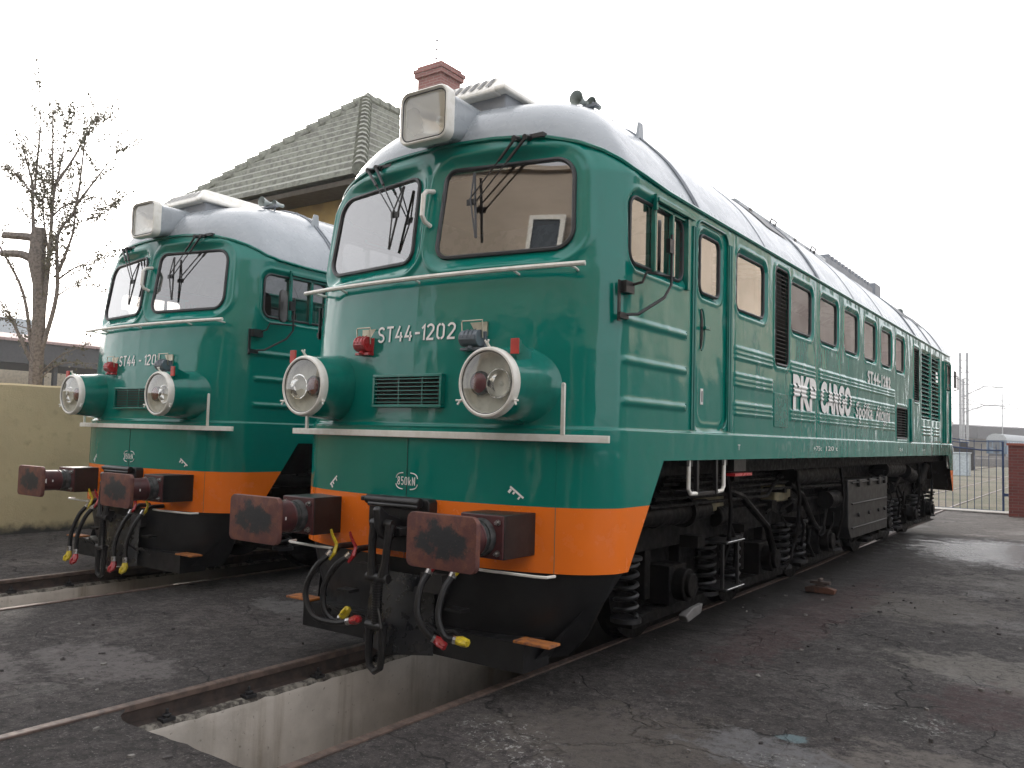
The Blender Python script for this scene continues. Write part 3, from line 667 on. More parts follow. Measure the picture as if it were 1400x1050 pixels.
# sockets
def socket(cx,mat,name,wd):
    y=float(fronty(cx,2.4)); s=thing_part=MB()
    s.box(-wd/2-.01,wd/2+.01,-.02,.03,-.10,.03,mi=0); s.loft_path([(-wd/2,-.055,-.02),(wd/2,-.055,-.02)],.058,16,True,0)
    s.box(-wd/2+.01,wd/2-.01,-.118,-.09,-.035,.0,mi=0); s.cyl((0,-.08,-.10),(0,-.05,-.06),.02,n=8,mi=0); s.box(-wd/2-.015,wd/2+.015,-.07,.02,-.105,-.085,mi=0)
    for x in (-.035,.0,.035): s.tube([(x,-.055,.045),(x,-.105,.02),(x,-.122,-.02)],.005,5,mi=0)
    o=s.build(name,mat,loco,(cx,y-.0,2.395),bevel=.004)
    w_=MB(); h=wd/2+.012
    w_.tube([(-h,-.05,-.02),(-h,-.06,.09),(-h,-.055,.105),(h,-.055,.105),(h,-.06,.09),(h,-.05,-.02)],.0055,6); w_.box(-h,h,-.0,.012,.0,.10)
    w_.build('cover_bracket',BRASS,o)
socket(-.50,RED,'control_socket',.115); socket(.555,SOCK,'control_socket',.155)
# ------------------------------------------------------------------ headlights
def headlight(s):
    cx,cz=s*.888,2.045
    b_=MB(); yb=float(fronty(cx,cz))+.11
    b_.lathe([(.30,yb-cz*0),(.272,yb-.06),(.262,.05),(.232,-.215),(.2,-.22)],(0,0,0),n=48)
    o=b_.build('headlight',GREEN2,loco,(cx,0,cz))
    r=MB(); r.lathe([(.232,-.205),(.236,-.24),(.232,-.262),(.224,-.272),(.213,-.274),(.206,-.266),(.203,-.25),(.203,-.20),(.232,-.205)],(0,0,0),n=48)
    for a in (92,208,332):
        c_,q=math.cos(R_(a)),math.sin(R_(a)); r.tube([(c_*.225,-.22,q*.225),(c_*.245,-.245,q*.245),(c_*.258,-.255,q*.258)],.010,6)
        for dd in (-.06,.06): r.tube([(c_*.252,-.252,q*.252),(math.cos(R_(a)+dd)*.278,-.262,math.sin(R_(a)+dd)*.278)],.007,5)
    r.build('rim',CREAM,o)
    d=MB(); d.lathe([(.204,-.235),(.196,-.205),(.0,-.19)],(0,0,0),n=40)
    for x in (-.10,.10):
        for z in (-.11,.11,-.125,.125): d.cyl((x,-.2,z),(x,-.206,z),.003,n=6)
    d=d.build('dish',DISH,o)
    q=MB(); q.lathe([(.095,-.232),(.098,-.236),(.09,-.236),(.085,-.215),(.06,-.175),(.03,-.155),(.0,-.15)],(s*.075,0,-.005),n=32); q.build('reflector',REFL,o)
    q=MB(); q.lathe([(.0,-.205),(.018,-.2),(.024,-.185),(.018,-.165),(.01,-.15)],(s*.075,0,-.005),n=16); q.build('bulb',LENS,o)
    q=MB(); q.lathe([(.078,-.205),(.080,-.225),(.074,-.235),(.066,-.236)],(-s*.085,0,0),n=32,mi=0); q.lathe([(.066,-.234),(.05,-.248),(.025,-.256),(0,-.258)],(-s*.085,0,0),n=32,mi=1)
    q.build('red_lamp',[SEAL,REDL],o)
    q=MB(); q.tube([(.205*math.cos(t),-.262,.205*math.sin(t)) for t in np.linspace(0,2*math.pi,40,endpoint=False)],.0035,5,closed=True); q.build('gasket',SEAL,o); q=MB(); q.lathe([(.204,-.260),(.14,-.268),(.08,-.271),(0,-.272)],(0,0,0),n=40); q.build('lens',LENS,o)
    q=MB(); q.box(-.03,.03,-.25,-.235,-.05,.05,mi=0); q.prism([(-.235,-.05),(-.235,.05),(-.05,-.02),(-.05,-.12),(-.2,-.14)],'x',-.004,.004,mi=1)
    q.box(-.025,.025,-.24,-.2,-.045,.045,mi=1)
    q.build('marker_reflector',[REDM,GREEN2],o,(s*.182,.03,.235),bevel=.002)
for s in (1,-1): headlight(s)
# ------------------------------------------------------------------ roof lamp
def rrect3(hw,hh,r,y,cx=0,cz=0,k=6): return [(cx+p[0],y,cz+p[1]) for p in rect(-hw,hw,-hh,hh,r,k)]
lx,lz=.062,4.055
b_=MB(); b_.rings([rrect3(.215,.185,.06,.04,lx,lz),rrect3(.205,.175,.07,.10,lx,lz),rrect3(.205,.165,.10,.28,lx,lz+.02),rrect3(.185,.14,.11,.5,lx-.01,lz+.06),rrect3(.17,.10,.09,.75,lx-.02,lz+.12),rrect3(.14,.05,.04,1.0,lx-.03,lz+.17)],cap1=True)
lamp=b_.build('roof_lamp',GREY,loco)
b_=MB(); b_.rings([rrect3(.212,.182,.06,.05,lx,lz),rrect3(.228,.20,.07,.045,lx,lz),rrect3(.232,.205,.075,.0,lx,lz),rrect3(.230,.202,.075,-.045,lx,lz),rrect3(.222,.192,.07,-.052,lx,lz),rrect3(.205,.172,.06,-.03,lx,lz),rrect3(.198,.165,.055,.04,lx,lz)]); b_.build('lamp_rim',CREAM,lamp)
b_=MB(); b_.rings([rrect3(.198,.165,.05,.0,lx,lz),rrect3(.17,.13,.08,.10,lx,lz),rrect3(.10,.09,.06,.18,lx,lz),rrect3(.03,.03,.02,.21,lx,lz)],cap1=True); b_.build('reflector',simple('lamp_bowl',(.82,.80,.74),.3,.45,c2=(.80,.78,.72),nscale=1),lamp)
b_=MB(); b_.lathe([(0,.02),(.03,.03),(.042,.07),(.03,.12),(.018,.2)],(lx+.09,0,lz-.03),n=16); b_.build('bulb',LENS,lamp)
b_=MB(); b_.add(rrect3(.203,.17,.055,-.026,lx,lz),[tuple(range(28))]); b_.build('lens',LENS,lamp,smooth=False); b_=MB(); b_.tube([(p[0],-.036,p[2]) for p in rrect3(.206,.173,.058,0,lx,lz)],.005,5,closed=True); b_.build('gasket',SEAL,lamp)
# ------------------------------------------------------------------ air conditioner, horns, aerial, ducts
b_=MB()
b_.box(-.40,.40,.52,1.42,4.08,4.36,mi=1)
prof=[(.42,4.335),(1.50,4.335),(1.50,4.37),(1.36,4.455),(.66,4.455),(.42,4.37)]
b_.prism(prof,'x',-.36,.36,mi=0)
cap=[[(-.45,.43,4.345),(.45,.43,4.345),(.45,1.6,4.345),(-.45,1.6,4.345)],[(-.45,.43,4.378),(.45,.43,4.378),(.45,1.6,4.378),(-.45,1.6,4.378)],[(-.32,.57,4.52),(.32,.57,4.52),(.32,1.48,4.52),(-.32,1.48,4.52)]]
b_.rings(cap,cap0=True,cap1=True,mi=0)
ac=b_.build('air_conditioner',[CREAM,GREYD],loco,bevel=.012)
b_=MB()
for i in range(8):
    x=-.32+i*.082; b_.add([(x,.438,4.398),(x+.042,.438,4.398),(x+.037,.545,4.506),(x-.005,.545,4.506)],[(0,1,2,3)])
for y in (.9,1.0): b_.box(.438,.446,y,y+.06,4.353,4.362)
b_.build('vent_slots',BLACK,ac)
HORNM=simple('horn_grey',(.42,.46,.44),.45,c2=(.36,.40,.38))
def horn(x,y,z,r,ln,name):
    b_=MB(); b_.lathe([(r,0),(r*.97,.008),(r*.7,.04),(r*.42,.09),(r*.28,.15),(r*.26,ln),(r*.5,ln),(r*.5,ln+.05),(0,ln+.05)],(0,0,0),n=28); b_.lathe([(r,0),(r*.8,.03),(r*.45,.09),(r*.2,.14),(0,.14)],(0,0,0),n=28,mi=1)
    return b_.build(name,[HORNM,HORNM],loco,(x,y,z))
h1=horn(.68,1.10,4.455,.062,.15,'horn'); h2=horn(.74,1.24,4.455,.045,.09,'horn')
b_=MB(); b_.box(.56,.82,1.2,1.25,4.40,4.42); b_.tube([(.60,1.22,4.36),(.60,1.22,4.48)],.012,6); b_.tube([(.76,1.24,4.3),(.76,1.24,4.45)],.012,6); b_.tube([(.5,1.45,4.40),(.75,1.6,4.42),(.6,1.75,4.40)],.006,5); b_.build('horn_bracket',GREYD,loco)
b_=MB(); b_.rings([[(.93,1.66,4.24),(.96,1.66,4.24),(.96,1.78,4.24),(.93,1.78,4.24)],[(.93,1.70,4.40),(.95,1.70,4.40),(.95,1.77,4.40),(.93,1.77,4.40)]],cap1=True); b_.build('aerial_fin',GREY,loco,bevel=.006)
b_=MB(); sec=[(-.62,4.3),(.62,4.3),(.62,4.565),(.57,4.605),(-.57,4.605),(-.62,4.565)]
b_.rings([[(x,y,z) for x,z in sec] for y in (4.95,)]+[[(x,8.7,z) for x,z in sec]],cap0=True,cap1=True)
du=b_.build('roof_duct',GREY,loco,bevel=.012)
b_=MB()
for y in np.arange(5.3,8.6,.9): b_.box(.615,.63,y,y+.07,4.46,4.56)
for y in (6.1,7.9): b_.tube([(.62,y-.1,4.46),(.66,y-.1,4.58),(.66,y+.1,4.58),(.62,y+.1,4.46)],.009,5)
b_.build('duct_hinge',BLACK,du)
b_=MB(); b_.box(-.6,.6,8.75,11.95,4.35,4.63)
for y in np.arange(8.95,11.8,.22): b_.box(-.58,.60,y,y+.11,4.63,4.70)
b_.build('radiator_housing',GREYD,loco,bevel=.006)
b_=MB(); b_.box(-.5,.62,12.05,12.5,4.35,4.75); b_.build('exhaust_stack',GREYD,loco,bevel=.01)
b_=MB(); b_.box(-.6,.6,12.7,14.2,4.40,4.57); b_.build('rear_hatch',GREY,loco,bevel=.03)
horn(.62,14.3,4.5,.07,.2,'horn')
# ------------------------------------------------------------------ wipers
def wiper(x0,x1,ex,ez,bt,bb):
    b_=MB(); Y=lambda x,z,o=.05: float(fpl(x,z))-.028-o
    for k,(xa) in enumerate((x0,x1)):
        e=(ex+.05*k-.02,Y(ex,ez),ez-.03*k)
        s=Vector((xa,float(fronty(xa,3.82))-.06,3.82)); en=Vector(e); mid=s.lerp(en,.35)
        b_.cyl((xa,float(fronty(xa,3.84))+.03,3.845),(xa,s.y-.01,3.825),.022,n=10); b_.tube([s,mid],.012,6); b_.tube([mid,en],.006,6)
    b_.box(ex-.03,ex+.05,Y(ex,ez)-.008,Y(ex,ez)+.004,ez-.035,ez+.01)
    b_.tube([(bt[0],Y(*bt,.03),bt[1]),((bt[0]+bb[0])/2-.012,Y(ex,ez,.065),(bt[1]+bb[1])/2+.03),(bb[0],Y(*bb,.03),bb[1])],.0065,5)
    b_.tube([(bt[0],Y(*bt,.022),bt[1]),(bb[0],Y(*bb,.022),bb[1])],.010,5)
    b_.box(x1-.01,x1+.12,float(fronty(x1,3.84))-.02,float(fronty(x1,3.84))+.03,3.83,3.86)
    b_.build('wiper',BLACK,loco)
wiper(.735,.815,.41,3.40,(.40,3.62),(.47,3.12)); wiper(-.72,-.61,-.33,3.40,(-.28,3.62),(-.37,3.12))
# mirror on right cab side (and left)
for sgn in (1,-1):
    b_=MB(); X=lambda x:sgn*x
    b_.tube([(X(1.66),.85,3.16),(X(1.66),.85,2.80),(X(1.64),.78,2.70),(X(1.55),.56,2.56),(X(1.48),.48,2.55)],.011,6)
    b_.tube([(X(1.50),.54,2.76),(X(1.58),.56,2.78),(X(1.60),.58,2.85),(X(1.66),.89,2.86)],.010,6)
    b_.box(*sorted((X(1.47),X(1.52))),.44,.56,2.70,2.78); b_.box(*sorted((X(1.475),X(1.485))),.40,.43,2.50,2.78); b_.box(*sorted((X(1.475),X(1.50))),.40,.52,2.52,2.56)
    b_.box(*sorted((X(1.645),X(1.675))),.79,.86,3.02,3.12)
    mr=b_.build('mirror_arm',BLACK,loco)
    b_=MB(); b_.rings([[(X(1.62-p[0]*.42+e*.9),.73+p[0]*.9+e*.42,3.06+p[1]) for p in rect(-.09,.09,-.18,.18,.07,5)] for e in (-.012,.012)],cap0=True,cap1=True); b_.build('mirror_head',BLACK,mr,bevel=.006)
# ------------------------------------------------------------------ cab interior, engine mass
def cab(y0_,s):
    b_=MB(); yb=y0_+s*2.15
    b_.box(-1.42,1.42,min(yb,yb+s*.04),max(yb,yb+s*.04),1.78,3.55)
    b_.box(-1.25,1.25,*sorted((y0_+s*.45,yb)),1.78,1.80); b_.box(-1.12,1.12,*sorted((y0_+s*.62,yb)),3.76,3.78)
    b_.build('cab_bulkhead',INT,loco)
    d=MB(); d.box(-1.25,1.25,*sorted((y0_+s*.30,y0_+s*.62)),2.75,2.93); d.box(-1.1,-.3,*sorted((y0_+s*.35,y0_+s*.7)),1.8,2.75); d.box(.3,1.1,*sorted((y0_+s*.35,y0_+s*.7)),1.8,2.75)
    d.build('control_desk',DESK,loco,bevel=.02)
    d=MB()
    for x in (-.75,.75): d.box(x-.22,x+.22,*sorted((y0_+s*1.15,y0_+s*1.55)),2.2,2.32); d.box(x-.22,x+.22,*sorted((y0_+s*1.5,y0_+s*1.6)),2.32,2.95)
    d.build('seat',RUBBER,loco,bevel=.03)
    d=MB(); d.box(.55,.85,*sorted((yb-s*.005,yb-s*.02)),2.95,3.35,mi=0); d.box(.59,.81,*sorted((yb-s*.02,yb-s*.024)),3.0,3.3,mi=1); d.build('notice_frame',[CREAM,INT],loco)
cab(0,1); cab(L,-1)
b_=MB(); b_.box(-.95,.95,5.1,11.0,1.8,3.35); b_.box(-1.3,1.3,L-2.6,L-2.5,1.8,3.5); b_.build('engine_block',DARKIN,loco)
b_=MB(); b_.box(-1.1,1.1,4.15,5.0,1.8,3.45); b_.build('radiator_core',ENGR,loco)
b_=MB(); b_.box(-1.2,1.2,2.3,3.9,1.8,2.6,mi=0); b_.tube([(1.2,2.6,3.12),(1.25,3.0,3.1),(1.22,3.3,3.0)],.02,6,mi=1); b_.build('compressor',[DARKIN,CREAM],loco)
# ------------------------------------------------------------------ underframe and bogies
b_=MB(); b_.box(-1.30,1.30,.42,L-.42,1.42,1.58); b_.box(-1.0,1.0,.9,L-.9,1.05,1.42); b_.box(-.95,.95,.22,.36,.82,1.5); b_.box(-.95,.95,L-.36,L-.22,.82,1.5)
uf=b_.build('underframe',GRIME,loco)
def bogie(ys,s):
    b_=MB()
    for sx in (1,-1):
        x0_,x1_=sorted((sx*.98,sx*1.10)); e0,e2=ys[0]-s*.95,ys[2]+s*.95
        b_.box(x0_,x1_,*sorted((e0,e2)),.80,1.02); b_.box(*sorted((sx*.94,sx*1.14)),*sorted((e0+s*.1,e2-s*.1)),1.02,1.05)
        for y in ys:
            b_.box(*sorted((sx*.98,sx*1.2)),y-.17,y+.17,.34,.66); b_.cyl((sx*1.1,y,.50),(sx*1.30,y,.50),.135,n=20); b_.cyl((sx*1.30,y,.50),(sx*1.34,y,.50),.10,n=16)
            b_.box(*sorted((sx*1.0,sx*1.16)),y-.75,y+.75,.24,.33)
            for d in (-.33,.33): b_.box(*sorted((sx*.98,sx*1.08)),y+d-.05,y+d+.05,.40,.85)
        for yy in (ys[0]+s*1.1,ys[1]+s*1.1): b_.cyl((sx*1.12,yy-.16,1.0),(sx*1.12,yy+.16,1.0),.10,n=16); b_.tube([(sx*1.2,yy,1.0),(sx*1.25,yy+.1,.75),(sx*1.2,yy+.2,.5)],.02,6)
    b_.box(-.98,.98,ys[0]+.9,ys[0]+1.2,.7,1.0); b_.box(-.98,.98,ys[1]+.9,ys[1]+1.2,.7,1.0)
    b_.box(-.66,.66,*sorted((ys[0]-s*.5,ys[2]+s*.5)),.22,1.05)  # filler mass added between the wheels to stop light passing through
    bo=b_.build('bogie',GRIME,loco,bevel=.008)
    for y in ys:
        w_=MB()
        for sx in (1,-1): w_.lathe([(0,.10),(.12,.10),(.13,.04),(.40,.05),(.44,.07),(.525,.07),(.525,-.04),(.55,-.065),(.44,-.065),(.4,-.03),(.1,-.03)] if sx>0 else [(0,-.10),(.12,-.10),(.13,-.04),(.40,-.05),(.44,-.07),(.525,-.07),(.525,.04),(.55,.065),(.44,.065),(.4,.03),(.1,.03)],(sx*.75,y,.525),'x',40)
        w_.cyl((-.75,y,.525),(.75,y,.525),.1); w_.build('wheelset',GRIME,bo)
    for y in ys:
        for d in (-.78,.78):
            for sx in (1,-1):
                w_=MB(); w_.spring((sx*1.12,y+d),.34,.78,.085,.018,5.5); w_.cyl((sx*1.12,y+d,.30),(sx*1.12,y+d,.335),.12,n=16); w_.cyl((sx*1.12,y+d,.775),(sx*1.12,y+d,.80),.12,n=16); w_.build('coil_spring',simple('spring_steel',(.05,.05,.052),.45,.3) if 'SPR' not in globals() else SPR,bo)
SPR=simple('spring_steel',(.022,.022,.024),.45,.3)
bogie((2.07,4.25,6.42),1); bogie((L-5.9,L-3.7,L-1.9),1)
b_=MB(); b_.prism([(7.2,.46),(9.4,.46),(9.4,1.22),(7.05,1.24),(7.05,.62)],'x',.75,1.36); b_.box(-1.36,-.75,7.1,9.4,.5,1.22); b_.box(-.75,.75,7.3,9.3,.55,1.15)
for z in (1.20,.92,.60): b_.box(1.36,1.385,7.2,9.3,z-.012,z+.012)
for y in (7.5,8.1,8.7,9.1): b_.box(1.36,1.40,y,y+.14,1.14,1.24); b_.cyl((1.36,y+.07,.76),(1.39,y+.07,.76),.03,n=8)
b_.build('battery_box',simple('battery_box_black',(.005,.005,.005),.5,c2=(.009,.008,.0075),nscale=5),loco,bevel=.01)
def pipes(sx_):
    b_=MB(); r=random.Random(3)
    for sx in (sx_,):
        for k in range(5): 
            z=1.18+.05*k; x=sx*(1.30-.06*k); b_.tube([(x,1.3+.2*k,z),(x,4+.3*k,z-.02),(x-sx*.05,4.3+.3*k,z+.04),(x,7.0,z)],.016+.004*(k%2),6)
        b_.cyl((sx*1.15,5.05,1.33),(sx*1.15,6.85,1.33),.135,n=20); b_.cyl((sx*1.2,9.7,1.33),(sx*1.2,11.1,1.33),.13,n=20)
        b_.cyl((sx*1.20,1.55,1.10),(sx*1.20,2.15,1.10),.10,n=20); b_.cyl((sx*1.20,2.12,1.10),(sx*1.20,2.18,1.10),.135,n=20); b_.cyl((sx*1.22,1.0,1.12),(sx*1.22,1.55,1.10),.06,.09,n=16); b_.cyl((sx*1.20,2.18,1.10),(sx*1.20,2.6,1.10),.09,n=20)
        b_.cyl((sx*1.22,6.45,1.0),(sx*1.22,6.95,1.0),.11,n=20); b_.cyl((sx*1.25,11.3,1.28),(sx*1.25,11.9,1.18),.12,n=16); b_.cyl((sx*1.28,12.5,1.0),(sx*1.33,12.9,1.35),.07,n=16)
        for k in range(26):
            y=r.uniform(1.2,14.2); z=r.uniform(.55,1.3); x=sx*r.uniform(1.12,1.33); pts=[(x,y,z)]
            for j in range(4): pts.append((x+sx*r.uniform(-.05,.03),pts[-1][1]+r.uniform(-.22,.30),max(.35,pts[-1][2]-r.uniform(-.05,.22))))
            b_.tube(pts,r.uniform(.010,.022),6)
        for k in range(22):
            y=r.uniform(1.0,14.2); z=r.uniform(.7,1.4); s=r.uniform(.04,.12); b_.box(*sorted((sx*1.05,sx*(1.18+r.uniform(0,.12)))),y,y+s*1.5,z,z+s)
        for y in (2.9,5.0,6.9,12.3,13.6): b_.tube([(sx*1.30,y,1.4),(sx*1.33,y+.02,1.1),(sx*1.32,y,.75),(sx*1.28,y-.1,.5)],.022,6)
        b_.tube([(sx*1.25,3.0,1.25),(sx*1.30,3.3,1.18),(sx*1.34,3.9,.86),(sx*1.34,4.1,.6)],.035,8); b_.tube([(sx*1.25,4.9,1.25),(sx*1.30,5.2,1.12),(sx*1.34,5.5,.8),(sx*1.34,5.7,.7)],.035,8)
    return b_
for sx_ in (1,-1): pipes(sx_).build('brake_pipework',GRIME,loco,bevel=0)
for sx in (1,-1):
    for a,c,z in ((2.55,3.2,1.05),(4.7,5.25,1.05)): b_=MB(); b_.box(*sorted((sx*.9,sx*1.16)),a,c,z,z+.19); b_.build('added_tan_box',TAN,loco,bevel=.02)  # tan boxes added for the pale gap seen above the bogie frame
    b_=MB()
    for y in (1.66,2.40): 
        d=-.14 if y<2 else .14; b_.tube([(sx*1.46,y+d*0,1.56),(sx*1.46,y,1.32),(sx*1.46,y-d*.25,1.285),(sx*1.46,y-d*1.1,1.28)],.017,8)
    b_.build('step_handle',CREAM,loco)
    b_=MB(); b_.box(*sorted((sx*1.25,sx*1.46)),1.83,2.23,1.26,1.29); b_.box(*sorted((sx*1.44,sx*1.47)),1.81,1.85,1.26,1.56); b_.box(*sorted((sx*1.44,sx*1.47)),2.21,2.25,1.26,1.56)
    b_.build('hanging_step',BLACK,loco,bevel=.004); b_=MB(); b_.box(*sorted((sx*1.10,sx*1.36)),2.75,3.15,.78,.80); b_.box(*sorted((sx*1.10,sx*1.36)),2.75,3.15,.36,.38); b_.box(*sorted((sx*1.30,sx*1.33)),2.75,2.78,.38,.78); b_.box(*sorted((sx*1.30,sx*1.33)),3.12,3.15,.38,.78); b_.box(*sorted((sx*1.40,sx*1.47)),1.60,1.72,1.50,1.555); b_.box(*sorted((sx*1.40,sx*1.47)),2.34,2.46,1.50,1.555)
    b_.build('cab_steps',BLACK,loco,bevel=.004)
    b_=MB(); b_.tube([(sx*1.375,2.75,.802),(sx*1.375,3.16,.802),(sx*1.2,3.16,.802)],.004,4); b_.build('step_edge',STEEL,loco); b_=MB(); b_.tube([(sx*1.375,2.75,.382),(sx*1.375,3.16,.382),(sx*1.2,3.16,.382)],.004,4); b_.build('step_edge',STEEL,loco)
    b_=MB(); b_.prism([(2.30,.14),(2.58,.18),(2.62,.26),(2.40,.25),(2.25,.20)],'x',*sorted((sx*1.12,sx*1.20))); b_.build('sanding_nozzle',simple('nozzle_grey',(.16,.155,.15),.6),loco,bevel=.01)
    b_=MB(); b_.box(*sorted((sx*1.40,sx*1.48)),2.62,3.05,1.40,1.425,mi=0); b_.box(*sorted((sx*1.36,sx*1.44)),2.7,3.0,1.44,1.55,mi=1); b_.build('fuel_cock',[RED,BLACK],loco)
    b_=MB()
    for y in (L-1.0,L-.75): b_.tube([(sx*1.44,y,1.56),(sx*1.45,y,1.32),(sx*1.45,y+.12,1.28)],.014,6)
    b_.build('step_handle',CREAM,loco)
# ------------------------------------------------------------------ plough, buffers, draw gear
def plough():
    b_=MB(); rings=[]
    for z,kx,dy in ((.815,1.0,0.02),(.60,.94,0.02),(.36,.86,.03),(.20,.76,.06)):
        ring=[]
        for a in np.linspace(-ARC,ARC,61):
            xr,ny=nose(abs(a)); x=math.copysign(xr,a)*XS*kx; y=min(ny,.60 if z>.8 else .45)*(.55+.45*kx if z<.8 else 1)+dy; ring.append((x,float(y)+.01,z))
        rings.append(ring)
    b_.rings(rings,close_u=False)
    for s in (1,-1): b_.add([(s*1.04,.10,.20),(s*1.04,.35,.20),(s*1.2,.5,.4),(s*1.47,.6,.81),(s*1.47,.56,.81)],[(0,1,2,3,4)])
    b_.box(-1.06,1.06,-.01,.30,.165,.355)
    o=b_.build('snow_plough',PLOW,loco)
    p=MB(); p.add([(-.30,-.025,.70),(0,-.05,.70),(.30,-.025,.70),(-.34,-.06,.17),(0,-.20,.15),(.34,-.06,.17),(-.80,-.02,.42),(.80,-.02,.42)],[(0,1,4,3),(1,2,5,4)])
    p.build('plough_blade',simple('plough_blade_grey',(.014,.015,.018),.32,c2=(.007,.0075,.0085),nscale=5,rvar=.25),o)
    for s in (1,-1):
        p=MB(); p.box(*sorted((s*.46,s*.60)),-.10,.0,.50,.52); p.tube([(s*.45,-.10,.33),(s*.52,-.17,.38),(s*.60,-.17,.40),(s*.66,-.10,.34)],.012,5); p.tube([(s*.25,-.14,.36),(s*.32,-.21,.40),(s*.40,-.20,.42),(s*.44,-.12,.35)],.012,5); p.build('hose_rest',BLACK,o)
    for s in (1,-1): q=MB(); q.box(*sorted((s*.22,s*.42)),-.085,-.02,.60,.73); q.build('plough_opening',DARKIN,o)
    for s in (1,-1): q=MB(); q.box(*sorted((s*.98,s*1.26)),-.02,.12,.355,.372); q.build('plough_step',RUSTO,o,bevel=.003)
plough()
for s in (1,-1): b_=MB(); b_.tube([(s*.66,-.10,.812),(s*.80,-.11,.812),(s*1.18,-.06,.808),(s*1.235,-.03,.806),(s*1.25,.05,.806)],.010,6); b_.build('shunter_handle',CREAM,loco)
def buffer(s):
    b_=MB(); b_.cyl((0,-.25,0),(0,-.30,0),.122,.118,n=28,mi=1); b_.cyl((0,-.29,0),(0,-.36,0),.108,n=28,mi=1); b_.cyl((0,-.345,0),(0,-.63,0),.114,.120,n=28,mi=0)
    b_.tube([(.113*math.cos(t),-.348,.113*math.sin(t)) for t in np.linspace(0,2*math.pi,24,endpoint=False)],.008,6,mi=0,closed=True)
    o=b_.build('buffer',[MAROON,GREASE],loco,(s*.885-.015,0,1.05))
    d=MB(); f=[]
    for y,k,rr in ((-.615,.97,.045),(-.622,1.,.05),(-.648,1.,.05),(-.656,.98,.045)): f.append([(p[0]*k,y,p[1]*k) for p in rect(-.278,.278,-.168,.168,rr,6)])
    f.append([(p[0]*.5,-.664,p[1]*.5) for p in rect(-.278,.278,-.168,.168,.045,6)]); d.rings(f,cap0=True,cap1=True); d.build('buffer_disc',BUFF,o)
    x=MB(); x.box(-.175,.175,-.235,.12,-.14,.14,mi=1); x.box(-.172,.172,-.25,-.235,-.137,.137,mi=0); x.build('buffer_box',[MAROON,BLACK],o,(0,0,.005),bevel=.004)
    for bx in (-.135,.135):
        for bz in (-.095,.10): x=MB(); x.cyl((bx,-.25,bz),(bx,-.262,bz),.021,n=6); x.cyl((bx,-.262,bz),(bx,-.285,bz),.011,n=8); x.build('bolt',STEEL,o)
    x=MB()
    def stick(y0_,y1_,za,zb_,tri=False):
        def q(y,z): r=.1215; a=math.asin(z/r); return (r*math.cos(a),y,r*math.sin(a))
        x.add([q(y0_,(za+zb_)/2),q(y1_,za),q(y1_,zb_)] if tri else [q(y0_,za),q(y1_,za),q(y1_,zb_),q(y0_,zb_)],[(0,1,2)] if tri else [(0,1,2,3)])
    stick(-.60,-.575,-.03,.03); stick(-.567,-.525,-.028,.028,True); stick(-.465,-.452,-.012,.012)
    x.build('sticker',WHITE,o,smooth=False)
for s in (1,-1): buffer(s)
b_=MB(); b_.rings([[(p[0],y,1.13+p[1]) for p in rect(-.29,.29,-.11,.11,.03,4)] for y in (.02,-.10)],cap1=True); b_.loft_path([(-.28,-.13,1.215),(.24,-.13,1.215)],.035,12); b_.loft_path([(-.24,-.155,1.185),(.24,-.155,1.185)],.018,8)
b_.box(-.33,-.27,-.15,-.05,1.20,1.235); b_.box(-.20,.20,-.12,.02,.86,1.02); b_.box(-.12,.12,-.2,-.0,.98,1.04)
b_.build('drawgear_housing',BLACK,loco,bevel=.012)
b_=MB(); hk=[(-.02,1.0),(-.02,1.07),(-.12,1.10),(-.22,1.13),(-.30,1.19),(-.33,1.17),(-.31,1.05),(-.27,.97),(-.20,.94),(-.10,.97)]
b_.prism([(y,z) for y,z in hk],'x',-.03,.03); b_.build('draw_hook',BLACK,loco,bevel=.012)
def coupling():
    b_=MB(); y=-.27
    b_.cyl((-.10,y+.02,1.06),(.10,y+.02,1.06),.035,n=12)
    for s in (1,-1): b_.tube([(s*.07,y+.02,1.06),(s*.075,y,.95),(s*.065,y-.01,.80),(s*.05,y-.01,.70)],[.040,.028,.028,.042],8)
    b_.cyl((-.10,y-.01,.69),(.10,y-.01,.69),.032,n=12); b_.cyl((0,y-.01,.70),(0,y-.01,.36),.032,n=12)
    for k in range(16): b_.cyl((0,y-.01,.66-k*.018),(0,y-.01,.652-k*.018),.037,n=12)
    b_.tube([(0,y-.01,.53),(.05,y-.03,.44),(.09,y-.05,.36)],.010,6); b_.cyl((-.085,y-.01,.36),(.085,y-.01,.36),.034,n=12)
    b_.tube([(-.062,y-.01,.37),(-.062,y-.01,.16),(-.05,y-.01,.08),(0,y-.01,.05),(.05,y-.01,.08),(.062,y-.01,.16),(.062,y-.01,.37)],[.032,.026,.025,.025,.025,.026,.032],8)
    return b_
coupling().build('screw_coupling',BLACK,loco)
